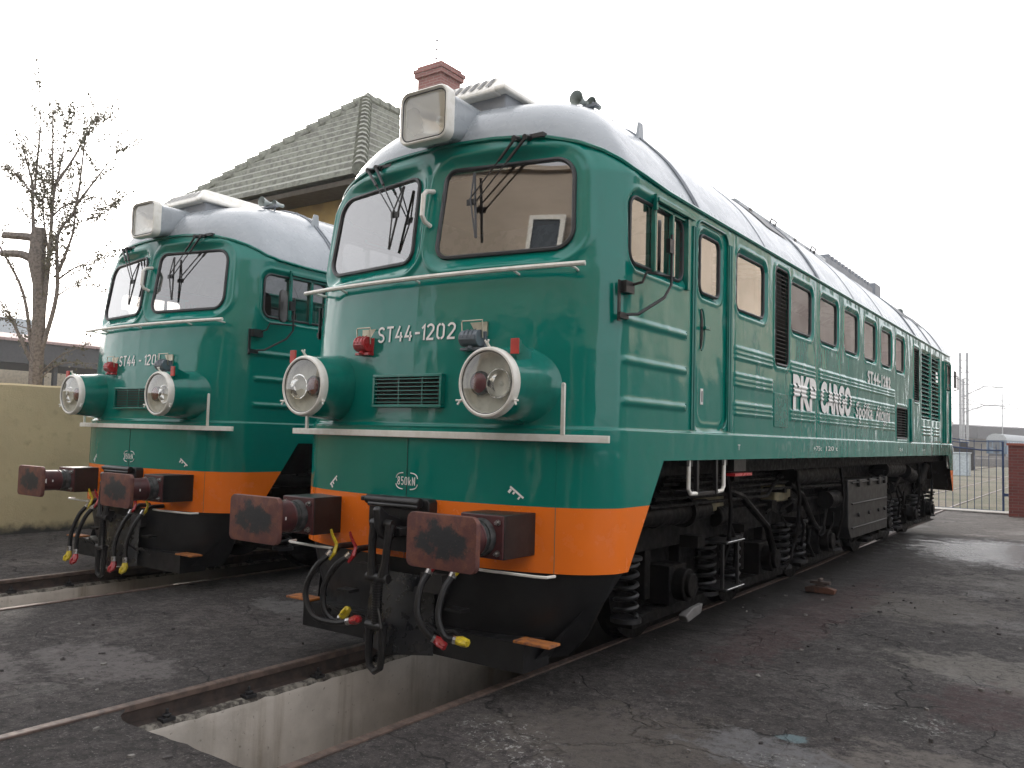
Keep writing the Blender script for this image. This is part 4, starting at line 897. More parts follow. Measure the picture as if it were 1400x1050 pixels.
def hose(parent,x,tip,path,col,cockcol):
    """brake hose: pipe stub + angle cock + rubber hose + coupling head"""
    b_=MB(); P=[Vector(p) for p in path]; sm=[Vector(c) for c in catmull(np.array([list(p) for p in P]),8)]
    b_.tube([tuple(p) for p in sm],.0225,8,mi=0); b_.tube([(x,.02,.84),(x,-.12,.84),tuple(P[0])],.024,8,mi=1)
    b_.cyl(sm[0]+Vector((0,0,.012)),sm[2],.027,n=10,mi=2); b_.cyl(sm[-3],sm[-1],.027,n=10,mi=2)
    o=b_.build('brake_hose',[RUBBER,BLACK,STEEL],parent)
    d=(sm[-1]-sm[-4]).normalized(); e=sm[-1]; h=MB(); side=Vector((0,-1,0)) if abs(d.y)<.8 else Vector((0,0,1))
    h.tube([e,e+d*.04,e+d*.08+side*.015,e+d*.10+side*.045],[.026,.034,.030,.018],8); h.tube([e+d*.03+side*.02,e+d*.06+side*.05,e+d*.10+side*.055],[.012,.012,.008],6)
    h.build('hose_coupling',col,o)
    c=MB(); c.tube([(x+.02,-.17,.86),(x+.03,-.20,.80),(x+.0,-.22,.75)],[.012,.016,.010],6); c.tube([(x+.02,-.17,.86),(x-.01,-.19,.93),(x-.015,-.2,.97)],[.014,.012,.009],6); c.build('cock_handle',cockcol,o)
index_kids()
# ---- second locomotive: copy of the first with its own number and hoses
loco2=copytree(loco,None,skip=('front_number',))
loco2.location=(-4.856,.701,0)
tag(loco2,'farther green diesel locomotive on the left, four brake hoses hanging straight down from its front','locomotive','green diesel locomotives')
stroke_text('ST44 - 1201','front_number',-.385,2.385,.80,.118,.0165,.008,loco2)
hose(loco,-.56,0,[(-.56,-.20,.80),(-.62,-.29,.70),(-.68,-.33,.52),(-.58,-.34,.36),(-.38,-.31,.33),(-.24,-.29,.36)],RED,YELLOW)
hose(loco,-.36,0,[(-.36,-.20,.80),(-.44,-.27,.72),(-.52,-.30,.56),(-.50,-.30,.40),(-.42,-.27,.33),(-.38,-.25,.36)],YELLOW,RED)
hose(loco,.41,0,[(.41,-.20,.78),(.40,-.28,.68),(.42,-.33,.52),(.50,-.33,.40),(.55,-.30,.36)],RED,RED)
hose(loco,.62,0,[(.62,-.20,.78),(.60,-.28,.68),(.60,-.33,.52),(.66,-.33,.40),(.73,-.30,.38)],YELLOW,YELLOW)
hose(loco2,-.46,0,[(-.46,-.20,.79),(-.50,-.28,.68),(-.53,-.34,.48),(-.52,-.36,.28)],YELLOW,YELLOW)
hose(loco2,-.33,0,[(-.33,-.20,.78),(-.37,-.28,.66),(-.40,-.34,.46),(-.38,-.36,.26)],RED,RED)
hose(loco2,.43,0,[(.43,-.20,.78),(.41,-.28,.66),(.38,-.34,.46),(.40,-.36,.26)],RED,RED)
hose(loco2,.66,0,[(.66,-.20,.79),(.64,-.28,.68),(.60,-.34,.48),(.62,-.36,.27)],YELLOW,YELLOW)
# ------------------------------------------------------------------ ground with pits
def toff(y): return float(np.interp(y,[8,12,17,24,60],[0,-.12,-.30,-.38,-.42]))
X2O=-4.856
xl=sorted(set([round(x,3) for x in list(np.arange(-9.6,9.3,.07))]+[-.80,.72,X2O-.80,X2O+.72,-900,-300,-100,-40,-20,-13,12,20,50,120,300,900]))
yl=sorted(set([round(y,3) for y in list(np.arange(-3.6,8.5,.07))+list(np.arange(8.6,23,.35))]+[-1.78,-.02,18.0,22.3,-900,-300,-80,-30,-12,-6,-4.2,40,80,150,300,900]))
def clean(l,keep): 
    out=[]
    for q in l:
        if out and q-out[-1]<.03 and q not in keep:
            continue
        if out and q-out[-1]<.03 and q in keep and out[-1] not in keep: out.pop()
        out.append(q)
    return out
xl=clean(xl,(-.80,.72,round(X2O-.80,3),round(X2O+.72,3))); yl=clean(yl,(-1.78,18.0,22.3))
xa=np.array(xl); ya=np.array(yl); GX,GY=np.meshgrid(xa,ya); GZ=np.full(GX.shape,-.012)
for i in range(GX.shape[0]):
    for j in range(GX.shape[1]):
        x,y=GX[i,j],GY[i,j]
        if -9.5<x<9.2 and -3.7<y<23:
            v=noise.fractal(Vector((x*1.1,y*1.1,3)),.7,2.2,5)*.012+noise.noise(Vector((x*5,y*5,1)))*.004
            # settle the surface to rail level right beside each rail
            dr=min(abs(x-q) for q in (-.80,.79,X2O-.80,X2O+.79)); GZ[i,j]+=(v-.012)*min(1,dr/.25)
            if abs(y+1.78)<.02 and -.8<x<.72: GY[i,j]+=noise.noise(Vector((x*9,0,0)))*.014+ (.14 if x<-.74 else .10 if x<-.66 else .03 if x<-.6 else 0)
keep=np.ones((len(ya)-1,len(xa)-1),bool); xc=(xa[1:]+xa[:-1])/2; yc=(ya[1:]+ya[:-1])/2
for o_,ys_ in ((0,-1.78),(X2O,-3.6)):
    mx=(xc>o_-.80)&(xc<o_+.72); my=(yc>ys_)&(yc<18.0); keep&=~(my[:,None]&mx[None,:])
idx=np.arange(GX.size).reshape(GX.shape); q=np.stack([idx[:-1,:-1],idx[:-1,1:],idx[1:,1:],idx[1:,:-1]],-1); mi=np.broadcast_to(((yc>22.3)|(yc>3)&False)[:,None],keep.shape).astype(int).copy()
mi[:,xc<-9.6]=1
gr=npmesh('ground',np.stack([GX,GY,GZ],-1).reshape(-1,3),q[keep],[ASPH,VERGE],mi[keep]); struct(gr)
def pit(ox,ys_,name,label):
    b_=MB(); ye=18.0
    n=260; yy=np.linspace(ys_-.3 if ox==0 else ys_,ye,n); rg=[]
    for y in yy:
        j=noise.noise(Vector((y*7,ox,0)))*.018+noise.noise(Vector((y*23,ox,2)))*.010; jz=noise.noise(Vector((y*11,ox,5)))*.012
        rg.append([(ox-.86,y,-.136),(ox-.70,y,-.136+jz*.2),(ox-.662+j,y,-.138+jz),(ox-.645+j*.6,y,-.165+jz),(ox-.64,y,-.20),(ox-.64,y,-.6),(ox-.64,y,-1.25)])
    b_.rings(rg[:],close_u=False)
    for i in range(len(b_.mi)): b_.mi[i]=1 if (i%6)<3 else 0
    b_.box(ox-.64,ox+.70,ys_-.3,ye,-1.35,-1.25,mi=0)
    b_.add([(ox+.70,ys_-.3,-1.25),(ox+.70,ye,-1.25),(ox+.70,ye,-.15),(ox+.70,ys_-.3,-.15)],[(0,1,2,3)],mi=0); b_.add([(ox+.70,ys_-.3,-.152),(ox+.70,ye,-.152),(ox+.86,ye,-.152),(ox+.86,ys_-.3,-.152)],[(0,1,2,3)],mi=1)
    for y in (ys_-.3,ye): b_.add([(ox-.64,y,-1.25),(ox+.70,y,-1.25),(ox+.70,y,-.15),(ox-.64,y,-.15)],[(0,1,2,3)],mi=0)
    o=b_.build(name,[PITC,LEDGE]); tag(o,label,'inspection pit','inspection pits between the rails'); return o
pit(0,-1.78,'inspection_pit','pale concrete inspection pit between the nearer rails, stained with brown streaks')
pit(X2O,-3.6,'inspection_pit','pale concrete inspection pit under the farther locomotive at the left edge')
def railprof(): return [(-.0625,-.149),(.0625,-.149),(.0625,-.139),(.012,-.12),(.008,-.05),(.0335,-.038),(.0335,-.004),(.026,.0),(-.026,.0),(-.0335,-.004),(-.0335,-.038),(-.008,-.05),(-.012,-.12),(-.0625,-.139)]
def rail(x,y0_,y1_,label,clips=True,step=.5,off=True,z=0,grp='rails of the two yard tracks'):
    b_=MB(); rg=[]
    ys_=list(np.arange(y0_,y1_,step))+[y1_]
    for y in ys_:
        o_=toff(y) if off else 0; rg.append([(x+o_+p[0],y,z+p[1]) for p in railprof()])
    b_.rings(rg,cap0=True,cap1=True)
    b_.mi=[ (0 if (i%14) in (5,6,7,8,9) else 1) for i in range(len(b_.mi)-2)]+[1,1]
    o=b_.build('rail',[RAILS,RAILD],ang=25); tag(o,label,'rail',grp)
    if clips:
        for y in np.arange(-1.42,3.5,.62):
            c=MB(); xx=x+.072; c.box(xx-.035,xx+.035,y-.045,y+.045,-.142,-.118); c.cyl((xx+.005,y,-.12),(xx+.005,y,-.095),.022,n=6); c.cyl((xx+.005,y,-.095),(xx+.005,y,-.065),.011,n=8); c.cyl((xx+.005,y,-.098),(xx+.005,y,-.104),.03,n=10); c.build('rail_clip',simple('clip_black',(.02,.02,.022),.6) if not bpy.data.materials.get('clip_black') else bpy.data.materials['clip_black'],o,bevel=.003)
    return o
rail(-.7525,-8,62,'rusty rail along the left lip of the nearer inspection pit')
rail(.7525,-8,62,'rail flush with the asphalt on the right side of the nearer pit',False)
rail(X2O-.7525,-8,21,'rusty rail crossing the lower left edge in front of the farther locomotive',True)
rail(X2O+.7525,-8,21,'rail flush in asphalt on the right side of the farther pit',False)
# far yard tracks beyond the gate
for k,(x0_,sl) in enumerate(((-6.2,.02),(-4.8,.02),(-11,.0),(-9.5,0.))):
    b_=MB(); b_.box(x0_-.035,x0_+.035,24,190,-.15,.05); tag(b_.build('rail',RAILS),['third','fourth','fifth','sixth'][k]+' rail beyond the blue gate counted from its right side, far out in the yard','rail','rails of the yard beyond the gate')
# stones and chips lying about
b_=MB(); r=random.Random(11)
for k in range(2600):
    x=r.uniform(-9,5.5); y=r.uniform(-2.6,9.5)
    if -.82<x<.8 and y>-1.8: continue
    if abs(x-X2O)<.82: continue
    s=r.uniform(.0025,.009)*(2.4 if r.random()<.04 else 1); c=Vector((x,y,-.016)); 
    v=[c+Vector((math.cos(t)*s*r.uniform(.6,1.3),math.sin(t)*s*r.uniform(.6,1.3),r.uniform(-.3,.2)*s)) for t in (0,1.3,2.6,3.9,5.2)]+[c+Vector((r.uniform(-.3,.3)*s,r.uniform(-.3,.3)*s,s*.8))]
    b_.add(v,[(0,1,5),(1,2,5),(2,3,5),(3,4,5),(4,0,5)],mi=0 if r.random()<.75 else 1)
for k in range(260):
    x=r.uniform(-4,5.2); y=r.uniform(-2.8,7)
    if -.95<x<.95 and y>-1.9: continue
    if x<-3.2: continue
    s=r.uniform(.008,.028); n=9; c=Vector((x,y,-.014)); ph=r.uniform(0,6); el=r.uniform(.4,.8)
    ring=[c+Vector((math.cos(ph)*math.cos(2*math.pi*i/n)*s-math.sin(ph)*math.sin(2*math.pi*i/n)*s*el,math.sin(ph)*math.cos(2*math.pi*i/n)*s+math.cos(ph)*math.sin(2*math.pi*i/n)*s*el,0))*1.0 for i in range(n)]
    ring=[c+(p-c)*r.uniform(.7,1.25) for p in ring]; h=r.uniform(.002,.006)
    b_.add([p-Vector((0,0,.02)) for p in ring]+[c+(p-c)*.9+Vector((0,0,h)) for p in ring],[tuple(range(n,2*n))]+[(i,(i+1)%n,n+(i+1)%n,n+i) for i in range(n)],mi=0 if r.random()<.6 else 1)
st=b_.build('gravel_chips',[simple('chip_dark',(.05,.045,.044),.85,c2=(.09,.08,.078),nscale=20),simple('chip_pale',(.20,.19,.175),.85,c2=(.12,.11,.105),nscale=30)],smooth=False); struct(st,'stuff')
# worn brake block on the ground
t=thing('brake_block','rusty brown brake block lying on the asphalt beside the wheels','brake block',(1.42,5.55,-.012))
b_=MB(); b_.prism([(-.16,0),(.16,0),(.17,.05),(.08,.075),(-.08,.075),(-.17,.05)],'y',-.05,.05); b_.build('shoe',simple('rust_dark',(.055,.03,.022),.8,c2=(.12,.05,.03)),t,bevel=.006)
b_=MB(); b_.box(-.11,.11,-.045,.04,.10,.135); b_.box(-.05,.05,-.04,.04,.07,.10); b_.cyl((0,-.05,.15),(0,.05,.15),.02); b_.build('block_holder',RAILD,t,bevel=.006)
# ------------------------------------------------------------------ yard wall
b_=MB(); rg=[]
for y in np.arange(-12,34.1,.25):
    jz=noise.noise(Vector((y*1.4,0,0)))*.02; rg.append([(-9.55+noise.noise(Vector((y,1,0)))*.01,y,-.1),(-9.55+noise.noise(Vector((y,3,0)))*.015,y,1.1),(-9.56,y,2.27+jz),(-9.60,y,2.30+jz),(-9.80,y,2.30+jz),(-9.85,y,-.1)])
b_.rings(rg,close_u=False); tag(b_.build('yard_wall',WALLM),'ochre rendered yard wall with blackened foot on the left','wall')
# ------------------------------------------------------------------ house
H=thing('house','ochre house with hipped tiled roof behind the locomotives','house',(-10.4,12,0))
hx0,hx1,hy0,hy1=-3.2,3.2,-5.7,6.3; ze=6.55; zr=ze+3.15
b_=MB(); b_.box(hx0+.75,hx1-.75,hy0+.75,hy1-.75,0,ze-.1); b_.build('wall',OCHRE,H)
b_=MB(); b_.box(hx0+.08,hx1-.08,hy0+.08,hy1-.08,ze-.16,ze-.06); b_.build('soffit',SOFF,H)
for s in (1,-1):
    b_=MB(); b_.prism([(s*(hx1-.1),ze-.16),(s*(hx1-.75),ze-.16),(s*(hx1-.75),ze-.95)],'y',hy0+.8,hy0+.95); b_.build('eave_bracket',SOFF,H)
b_=MB(); nC=13; W_=hx1-hx0; apx=0
def hipring(k,th): 
    f=k/nC; z=ze+3.15*f; i=3.2*f; return [(hx0+i,hy0+i,z+th),(hx1-i,hy0+i,z+th),(hx1-i,hy1-i,z+th),(hx0+i,hy1-i,z+th)]
rr=[]
for k in range(nC):
    a=hipring(k,.10); c=hipring(k+1,.005); lo=hipring(k,0.0); rr+= [lo,a,c]
b_.rings(rr,cap0=True); 
# undulating tile lines: ribs down the slopes
rf=b_.build('roof',TILE,H,ang=15)
tb=MB()
for k in range(nC):
    f0,f1=k/nC,(k+1)/nC
    for i in range(0):
        for face in (0,1):
            t=(i+.5)/22
            if face==0: x=hx0+t*6.4; ok=min(x-hx0,hx1-x)>3.2*f1-.02; p0=(x,hy0+3.2*f0-.012,ze+3.15*f0+.078); p1=(x,hy0+3.2*f1,ze+3.15*f1+.02)
            else: y=hy0+t*12; ok=min(y-hy0,hy1-y)>3.2*f1-.02; p0=(hx1-3.2*f0+.012,y,ze+3.15*f0+.078); p1=(hx1-3.2*f1,y,ze+3.15*f1+.02)
            if ok: tb.tube([p0,p1],[.032,.028],5)
cp=tb
def caps(a,c,n):
    a,c=Vector(a),Vector(c)
    for i in range(n):
        p=a.lerp(c,i/n); q=a.lerp(c,(i+1.15)/n); cp.loft_path([p+Vector((0,0,.05)),q+Vector((0,0,.03))],[.15,.11],10)
caps((hx1,hy0,ze),(0,hy0+3.2,zr),17); caps((hx0,hy0,ze),(0,hy0+3.2,zr),17); caps((hx1,hy1,ze),(0,hy1-3.2,zr),17); caps((0,hy0+3.2,zr),(0,hy1-3.2,zr),16)
cp.build('tile_rolls',TILE,rf)
b_=MB(); b_.box(-.40,.40,-.40,.40,zr-1.0,11.15); b_.box(-.47,.47,-.47,.47,11.15,11.27); b_.box(-.50,.50,-.50,.50,11.27,11.36); b_.box(-.42,.42,-.42,.42,11.36,11.46)
ch=b_.build('chimney',BRICKC,rf,(.0,.15,0)); b_=MB(); b_.tube([(0,0,11.4),(0,0,12.25)],.008,5)
for z in (11.7,11.95,12.2): b_.box(-.03,.03,-.03,.03,z,z+.03)
b_.build('lightning_rod',GALV,ch) if False else b_.build('lightning_rod',GALV,H)
# ------------------------------------------------------------------ tree
T=thing('tree','leafless-looking pollarded tree with few dry leaves behind the yard wall','tree',(-12.05,2.95,0))
O=Vector((-12.05,2.95,0)); tr=MB(); lf=MB(); r=random.Random(5)
def limb(pts,r0,r1,leaf=1.,tw=0):
    P=catmull(np.array([list(Vector(p)-O) for p in pts]),5); n=len(P)
    tr.loft_path([tuple(p) for p in P],[r0+(r1-r0)*i/(n-1) for i in range(n)],7)
    Lg=sum(np.linalg.norm(P[i+1]-P[i]) for i in range(n-1))
    for k in range(int(Lg*tw)):
        f=r.uniform(.25,1); a=Vector(P[int(f*(n-1))]); d=(Vector(P[min(n-1,int(f*(n-1))+1)])-a); d=(d.normalized() if d.length>0 else Vector((0,0,1)))+Vector((r.uniform(-.9,.9),r.uniform(-.9,.9),r.uniform(-.2,.6))); d.normalize()
        ln=r.uniform(.25,.75); e=a+d*ln+Vector((0,0,-.05)); tr.loft_path([a,a+d*ln*.5,e],[.006,.004,.002],4); leaves(a,e,int(ln*75*leaf))
    for k in range(int(Lg*60*leaf)):
        f=r.uniform(.2,1); p=Vector(P[int(f*(n-1))]); leaf1(p+Vector((r.gauss(0,.06),r.gauss(0,.06),r.gauss(0,.06))))
def leaf1(p):
    s=r.uniform(.014,.034); a=Vector((r.gauss(0,1),r.gauss(0,1),r.gauss(0,1))).normalized(); b2=a.orthogonal().normalized()
    lf.add([p-a*s,p+b2*s*.6,p+a*s,p-b2*s*.6],[(0,1,2,3)])
def leaves(a,e,n):
    for k in range(n): leaf1(a.lerp(e,r.uniform(.2,1.05))+Vector((r.gauss(0,.03),r.gauss(0,.03),r.gauss(0,.03))))
limb([(-12.03,2.98,0),(-12.03,2.98,2.4),(-11.98,2.95,3.7),(-11.94,2.87,4.6),(-11.94,2.83,5.3)],.125,.105,0)
tr.loft_path([Vector(p)-O for p in ((-11.95,2.9,4.2),(-11.98,2.85,4.7),(-11.98,2.85,5.25))],[.10,.16,.13],8)
limb([(-11.98,2.8,5.11),(-12.22,2.65,5.14),(-12.47,2.46,5.15)],.08,.065,0); limb([(-11.98,2.8,4.70),(-12.2,2.65,4.80),(-12.50,2.46,4.81)],.085,.065,0)
limb([(-12.02,2.78,5.2),(-12.03,2.74,5.7),(-12.03,2.71,6.11),(-12.12,2.6,6.6),(-12.22,2.5,7.1)],.035,.008,1,5)
limb([(-11.99,2.74,6.0),(-11.93,2.73,6.6),(-11.89,2.72,7.14),(-11.87,2.68,7.6),(-11.89,2.64,8.2)],.022,.005,.8,3)
limb([(-11.99,2.97,2.8),(-11.86,2.98,4.07),(-11.77,2.97,5.0),(-11.71,2.95,5.86),(-11.60,2.99,6.5),(-11.42,3.03,7.61)],.055,.006,1.2,6)
limb([(-11.71,2.93,5.9),(-11.69,2.9,6.38),(-11.70,2.82,7.63)],.035,.005,1.2,6)
limb([(-11.66,2.95,6.1),(-11.38,3.13,6.65),(-11.2,3.2,7.0),(-11.0,3.34,7.4)],.028,.005,1,5)
limb([(-11.93,3.0,3.0),(-11.68,3.10,4.08),(-11.65,3.04,5.16),(-11.38,3.20,5.71),(-11.21,3.22,7.0),(-11.1,3.27,7.33)],.045,.006,1,5)
limb([(-11.36,3.2,5.75),(-11.0,3.4,6.3),(-10.58,3.66,6.99)],.026,.004,1.2,6)
limb([(-11.65,3.1,4.5),(-11.5,3.15,4.9),(-11.41,3.20,5.29),(-11.36,3.2,5.9)],.03,.015,1,5)
limb([(-11.67,3.09,4.35),(-11.35,3.3,4.62),(-10.92,3.59,4.78)],.022,.004,1.2,7)
limb([(-11.68,3.1,4.05),(-11.4,3.3,4.25),(-11.03,3.56,4.16)],.016,.003,.8,5)
limb([(-12.05,2.93,2.8),(-12.19,2.75,4.06),(-12.52,2.45,4.9),(-12.75,2.3,5.3)],.038,.008,.5,3)
limb([(-12.08,2.9,2.85),(-12.25,2.75,3.3),(-12.42,2.6,3.75)],.04,.02,1,6)
limb([(-11.95,3.0,2.6),(-11.6,3.2,2.95),(-11.19,3.52,3.2)],.018,.004,.6,4)
limb([(-11.95,3.0,2.5),(-11.6,3.2,2.8),(-11.14,3.58,2.83)],.016,.004,.6,4)
limb([(-11.75,2.95,5.5),(-11.5,3.1,5.75),(-11.1,3.4,5.9)],.02,.004,1,6); limb([(-12.03,2.72,5.9),(-12.3,2.55,6.3),(-12.7,2.3,6.5)],.018,.004,1.2,7); limb([(-11.9,2.95,3.4),(-12.3,2.7,3.5),(-12.7,2.3,3.8)],.015,.003,1,6)
limb([(-11.80,2.97,4.8),(-11.95,2.9,5.6),(-11.98,2.9,6.3)],.022,.005,2,8)
limb([(-11.55,3.05,5.3),(-11.2,3.3,5.45),(-10.8,3.6,5.65)],.014,.003,1.2,7); limb([(-11.4,3.2,5.6),(-11.0,3.5,5.7),(-10.6,3.8,6.0)],.012,.003,1,6)
tr.build('trunk',BARK,T); lf.build('crown',LEAF,T,smooth=False)
# ------------------------------------------------------------------ station beyond, left
C_=thing('platform_canopy','long dark platform canopy with pale roof edge behind the tree','canopy',(-36,0,0))
b_=MB(); b_.add([(0,-10,5.35),(0,75,5.35),(-3.2,75,5.9),(-3.2,-10,5.9),(0,-10,4.38),(0,75,4.38),(-6,-10,4.38),(-6,75,4.38),(-6,-10,5.35),(-6,75,5.35)],[(0,1,2,3),(0,4,5,1),(4,6,7,5),(3,2,9,8),(8,9,7,6)]); b_.build('fascia',DKROOF,C_)
b_=MB(); b_.box(-.05,.12,-10,75,5.35,5.47)
for y in np.arange(-10,75,.35): b_.cyl((.12,y,5.40),(.14,y,5.40),.05,n=6)
b_.add([(0.1,-10,5.47),(0.1,75,5.47),(-3.2,75,6.0),(-3.2,-10,6.0)],[(0,1,2,3)]); b_.build('roof_edge',PINKR,C_)
for y in (14.6,15.2,24,33,42,51): b_=MB(); b_.box(-.6,-.4,y,y+.18,0,4.4); b_.build('post',DKROOF,C_)
D_=thing('station_building','pale yellow low station building under the platform canopy','building',(-44,14,0))
b_=MB(); b_.box(-5,0,-16,8.5,0,5.2); b_.box(-5,0,13,60,0,5.0); b_.build('wall',CREAMW,D_)
for y in (-4.5,-3.2,-1.2,.1,2.8,5.0,6.4): 
    b_=MB(); b_.box(0,.05,y,y+.9,1.6,3.6); b_.build('window',WIND,D_)
for k,(x,y,s,h) in enumerate(((-110,44.6,9,13.0),(-104,42.6,3,11.4))):
    F_=thing('apartment_block',['pale blue-grey apartment block far left, the taller one','pale blue-grey apartment block far left, the lower one'][k],'apartment block',(x,y,0),'apartment blocks beyond the station')
    b_=MB(); b_.box(-8,0,-s,s*.5,0,h+2); b_.box(-6,-2,-s*.6,-s*.1,h+2,h+3.6); b_.build('wall',BLUEG,F_)
    b_=MB()
    for z in np.arange(2,h,2.8):
        for yy in np.arange(-s+1,s*.5-1.5,2.4): b_.box(0,.08,yy,yy+1.3,z,z+1.4)
    b_.build('windows',WIND,F_)
b_=MB(); b_.prism([(-1.8,0),(1.8,0),(1.85,.7),(1.2,.85),(.8,1.35),(-.9,1.4),(-1.5,.8),(-1.85,.65)],'y',-.85,.85)
t=thing('parked_car','small faded red parked car just behind the yard wall','car',(-19.5,6.3,1.0),rz=1.2); b_.build('body',simple('faded_red',(.45,.16,.15),.35),t,bevel=.08)
b_=MB(); b_.prism([(-1.2,.83),(1.05,.85),(.72,1.3),(-.85,1.34)],'y',-.86,.86); b_.build('window',WIND,t,bevel=.02)
for x in (-1.2,1.15):
    b_=MB(); b_.cyl((x,-.88,.0),(x,.88,.0),.31,n=20); b_.build('wheels',RUBBER,t)
# ------------------------------------------------------------------ gate, pillar and yard on the right
G_=thing('metal_gate','blue barred metal gate leaf with sagging top rail','gate',(-.15,22,0))
b_=MB(); b_.tube([(-.6,0,1.80),(.1,0,1.78),(.8,0,1.72),(1.4,0,1.66),(1.93,0,1.66)],.022,6); b_.tube([(-.6,0,1.92),(.3,0,1.90),(1.1,0,1.85)],.014,6); b_.box(-.6,1.93,-.015,.015,.0,.03); b_.box(1.90,1.95,-.025,.025,0,1.90); b_.tube([(-.6,0,2.02),(.5,0,1.99),(1.2,0,1.9),(1.93,0,1.9)],.012,6)
b_.box(1.95,2.05,-.03,.03,.42,.5); b_.build('frame',BLUE,G_)
for i in range(14):
    x=-.55+i*.178; b_=MB(); b_.box(x-.008,x+.008,-.008,.008,.03,float(np.interp(x,[-.6,.8,1.9],[1.80,1.72,1.66]))+(.25 if i%2==0 and x<1.6 else .15)); b_.build('bar',BLUE,G_)
P_=thing('gate_pillar','red brick gate pillar with flat cap at the right edge','pillar',(2.33,20.8,0))
b_=MB(); b_.box(-.30,.42,-.3,.3,-.05,1.80); b_.build('shaft',BRICK,P_); b_=MB(); b_.box(-.34,.46,-.34,.34,1.80,1.86); b_.build('cap',simple('cap_red',(.33,.10,.07),.8),P_)
b_=MB(); b_.box(-3,9,21.2,22.1,-.012,.02); tag(b_.build('concrete_sill',simple('pale_concrete',(.34,.33,.31),.85)),'pale concrete strip across the yard under the blue gate','concrete strip')
def mast(x,y,h,label,lat=False):
    t=thing('catenary_mast',label,'mast',(x,y,0),'overhead line masts beyond the gate')
    b_=MB()
    if lat:
        for dx in (-.28,.28): b_.box(dx-.10,dx+.10,-.1,.1,0,h)
        for z in np.arange(.8,h,1.1): b_.box(-.28,.28,-.03,.03,z,z+.07)
    else: b_.box(-.09,.09,-.09,.09,0,h)
    b_.build('pole',GALV,t); b_=MB(); b_.tube([(0,0,h*.62),(1.6,0,h*.70),(3.1,0,h*.69)],.05,5); b_.tube([(0,0,h*.78),(1.6,0,h*.70)],.035,5); b_.build('cantilever',GALV,t)
mast(-6.6,81,10.3,'tall white twin lattice mast just right of the nearer locomotive',True)
mast(-6.0,76,7.6,'shorter grey mast standing against the white twin lattice mast')
mast(-13.5,190,13,'thin far mast between the twin mast and the blue coach'); mast(-12,230,13,'thin far mast above the roof of the blue coach'); mast(-9,200,15,'thin far mast right of the blue coach'); mast(-2.9,105,9,'grey mast with long arm above the brick pillar')
b_=MB()
for x,z,y1 in ((-7.5,6.3,260),(-7.5,7.4,260),(-11,6.3,300),(-4,6.3,260),(-4,7.2,260)): b_.tube([(x,26,z),(x-1,y1,z)],.02,4)
for z in (5.6,6.0): b_.tube([(-16,95,z+.3),(8,92,z)],.02,4)
tag(b_.build('overhead_wires',BLACK),'thin overhead wires above the far tracks beyond the gate','wires')
cc=thing('passenger_coach','blue passenger coach with grey rounded roof standing far beyond the gate','coach',(-10.9,152,.0),rz=R_(-6))
sec=[(-1.45,.9),(1.45,.9),(1.45,3.1),(1.36,3.5),(1.05,3.9),(.5,4.1),(0,4.15),(-.5,4.1),(-1.05,3.9),(-1.36,3.5),(-1.45,3.1)]
b_=MB(); b_.rings([[(x,y,z) for x,z in sec[:3]+[(-1.45,3.1)]] for y in (0,24)],cap0=True,cap1=True); b_.build('body',simple('coach_blue',(.035,.09,.15),.4),cc)
b_=MB(); b_.rings([[(x*1.01,y,z) for x,z in sec[2:]] for y in (-.05,24)],cap0=True,cap1=True); b_.build('roof',simple('coach_roof',(.33,.35,.36),.6),cc)
b_=MB(); b_.box(-.45,.45,-.06,-.01,1.0,3.0); b_.box(-1.2,-.65,-.05,-.01,2.0,2.9); b_.box(.65,1.2,-.05,-.01,2.0,2.9)
for y in np.arange(1.5,22,2.0): b_.box(1.45,1.47,y,y+1.2,1.95,2.85)
b_.build('window',WIND,cc)
b_=MB(); b_.box(-1.2,1.2,.5,23.5,.25,.9); b_.build('underframe',BLACK,cc)
C2=thing('platform_canopy','dark platform canopy sloping away beyond the blue gate','canopy',(0,0,0))
b_=MB(); b_.add([(-45,170,7.4),(-17,182,6.0),(12,250,6.0),(-45,170,4.0),(-17,182,3.6),(12,250,3.4)],[(0,1,4,3),(1,2,5,4)]); b_.add([(-45,170,7.4),(-17,182,6.0),(12,250,6.0),(6,262,6.6),(-50,190,8)],[(0,1,2,3,4)]); b_.build('roof',DKROOF,C2)
D2=thing('station_building','beige station building with dark pillars under the far canopy','building',(0,0,0))
b_=MB(); b_.add([(-50,182,0),(-17,196,0),(12,264,0),(-50,182,5.2),(-17,196,5),(12,264,4.8)],[(0,1,4,3),(1,2,5,4)]); b_.box(-30,-27,215,225,0,8.0); b_.build('wall',CREAMW,D2)
for i in range(9):
    b_=MB(); f=i/9; x=-42+25*f; y=172+11*f; b_.box(x-.18,x+.18,y-.2,y+.2,0,3.7); b_.build('post',DKROOF,C2)
b_=MB(); b_.box(-.75,.75,-.4,.4,0,1.45); b_.box(-.8,.8,-.45,.45,1.45,1.52); o=b_.build('relay_cabinet',simple('cabinet_white',(.55,.62,.66),.5),None,(-3.75,55,-.1),bevel=.02); tag(o,'pale blue-white equipment cabinet beside the track beyond the gate','cabinet')
b_=MB(); b_.box(-.7,.7,-.5,.5,0,1.9); b_.box(-.3,.3,-.5,.5,1.9,2.3); o=b_.build('signal_box_cabinet',BLACK,None,(-5.2,70,-.1),bevel=.03); tag(o,'black equipment cabinet at the foot of the twin mast','cabinet')
b_=MB(); b_.box(-40,-2,88,90,0,.75); b_.box(-40,-4,100,101,0,.9); tag(b_.build('platform_edge',simple('platform_grey',(.22,.21,.20),.85)),'low grey platform edge beyond the blue gate','platform')
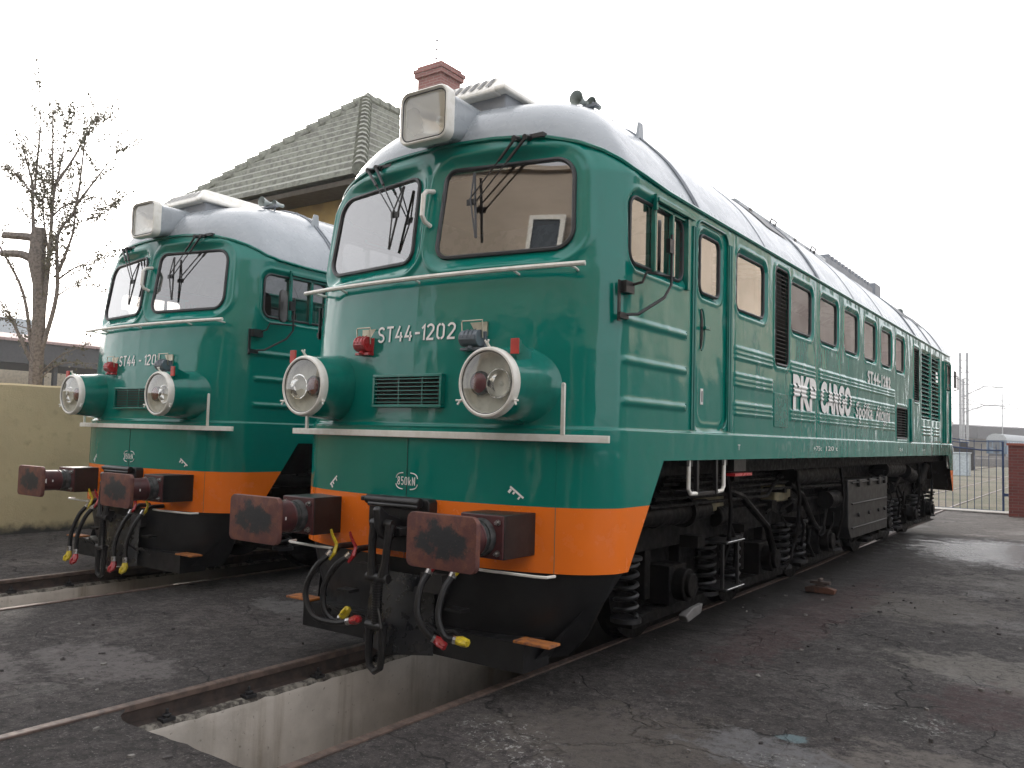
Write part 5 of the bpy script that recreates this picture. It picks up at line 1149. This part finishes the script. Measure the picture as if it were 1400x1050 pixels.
# ------------------------------------------------------------------ depot halls behind the camera (seen in the reflections)
def hall(x0_,x1_,ya_,yb_,h,label,axis,DK=False):
    t=thing('depot_hall',label,'building',(0,0,0)); b_=MB(); b_.box(x0_,x1_,ya_,yb_,-.1,h); b_.build('wall',simple('shed_brown',(.065,.045,.042),.85,c2=(.10,.085,.08),nscale=.25) if DK else HALL,t)
    b_=MB(); b_.box(x0_-.1,x1_+.1,ya_-.1,yb_+.1,h,h+.1); b_.build('roof',DKROOF if DK else HALL,t)
    DARK_PANEL=bpy.data.materials.get('added_dark_panel') or simple('added_dark_panel',(.03,.032,.03),.6)  # dark panels added on the lower hall walls to darken the paint reflections
    if axis=='y':
        for x in np.arange(x0_+.4,x1_-4,4.6): b_=MB(); b_.box(x,x+4.1,yb_,yb_+.05,-.05,5.2); b_.build('added_dark_panel',DARK_PANEL,t)
        for x in (-5.9,-2.25,1.6,5.3,9.1,13,17,21): b_=MB(); b_.box(x,x+.6,yb_,yb_+.06,7.7,8.6); w_=b_.build('window',WIND,t); b_=MB(); b_.box(x-.1,x+.7,yb_,yb_+.09,7.58,7.7); b_.box(x-.1,x,yb_,yb_+.09,7.7,8.6); b_.box(x+.6,x+.7,yb_,yb_+.09,7.7,8.6); b_.box(x-.1,x+.7,yb_,yb_+.09,8.6,8.7); b_.build('frame',CREAM,w_)
    else:
        for i,y in enumerate(np.arange(ya_+1.5,yb_-2,4.2)): b_=MB(); b_.box(x0_-.06,x0_,y-1.2,y+2.5,-.05,3.9); b_.build('added_dark_panel',DARK_PANEL,t)
hall(-8,25,-20,-9.5,9.75,'tan depot hall reflected in the right windscreen of the nearer locomotive','y')
hall(9.5,20,13,30,9.8,'tan depot hall reflected in the side windows of the nearer locomotive','x')
hall(11,20,31,95,9.6,'long brown shed reflected in the rear side windows of the nearer locomotive','x',DK=True)
# ------------------------------------------------------------------ air over the yard
hz=MB(); hz.box(-300,300,-60,420,-3,24); hm=bpy.data.materials.new('haze'); hm.use_nodes=True; hn=hm.node_tree; hn.nodes.remove(hn.nodes['Principled BSDF'])
pv=hn.nodes.new('ShaderNodeVolumePrincipled'); pv.inputs['Color'].default_value=(.95,.96,1,1); pv.inputs['Density'].default_value=.0007; pv.inputs['Anisotropy'].default_value=.4
hn.links.new(pv.outputs[0],hn.nodes['Material Output'].inputs['Volume']); ho=hz.build('haze',hm,smooth=False); struct(ho,'stuff')
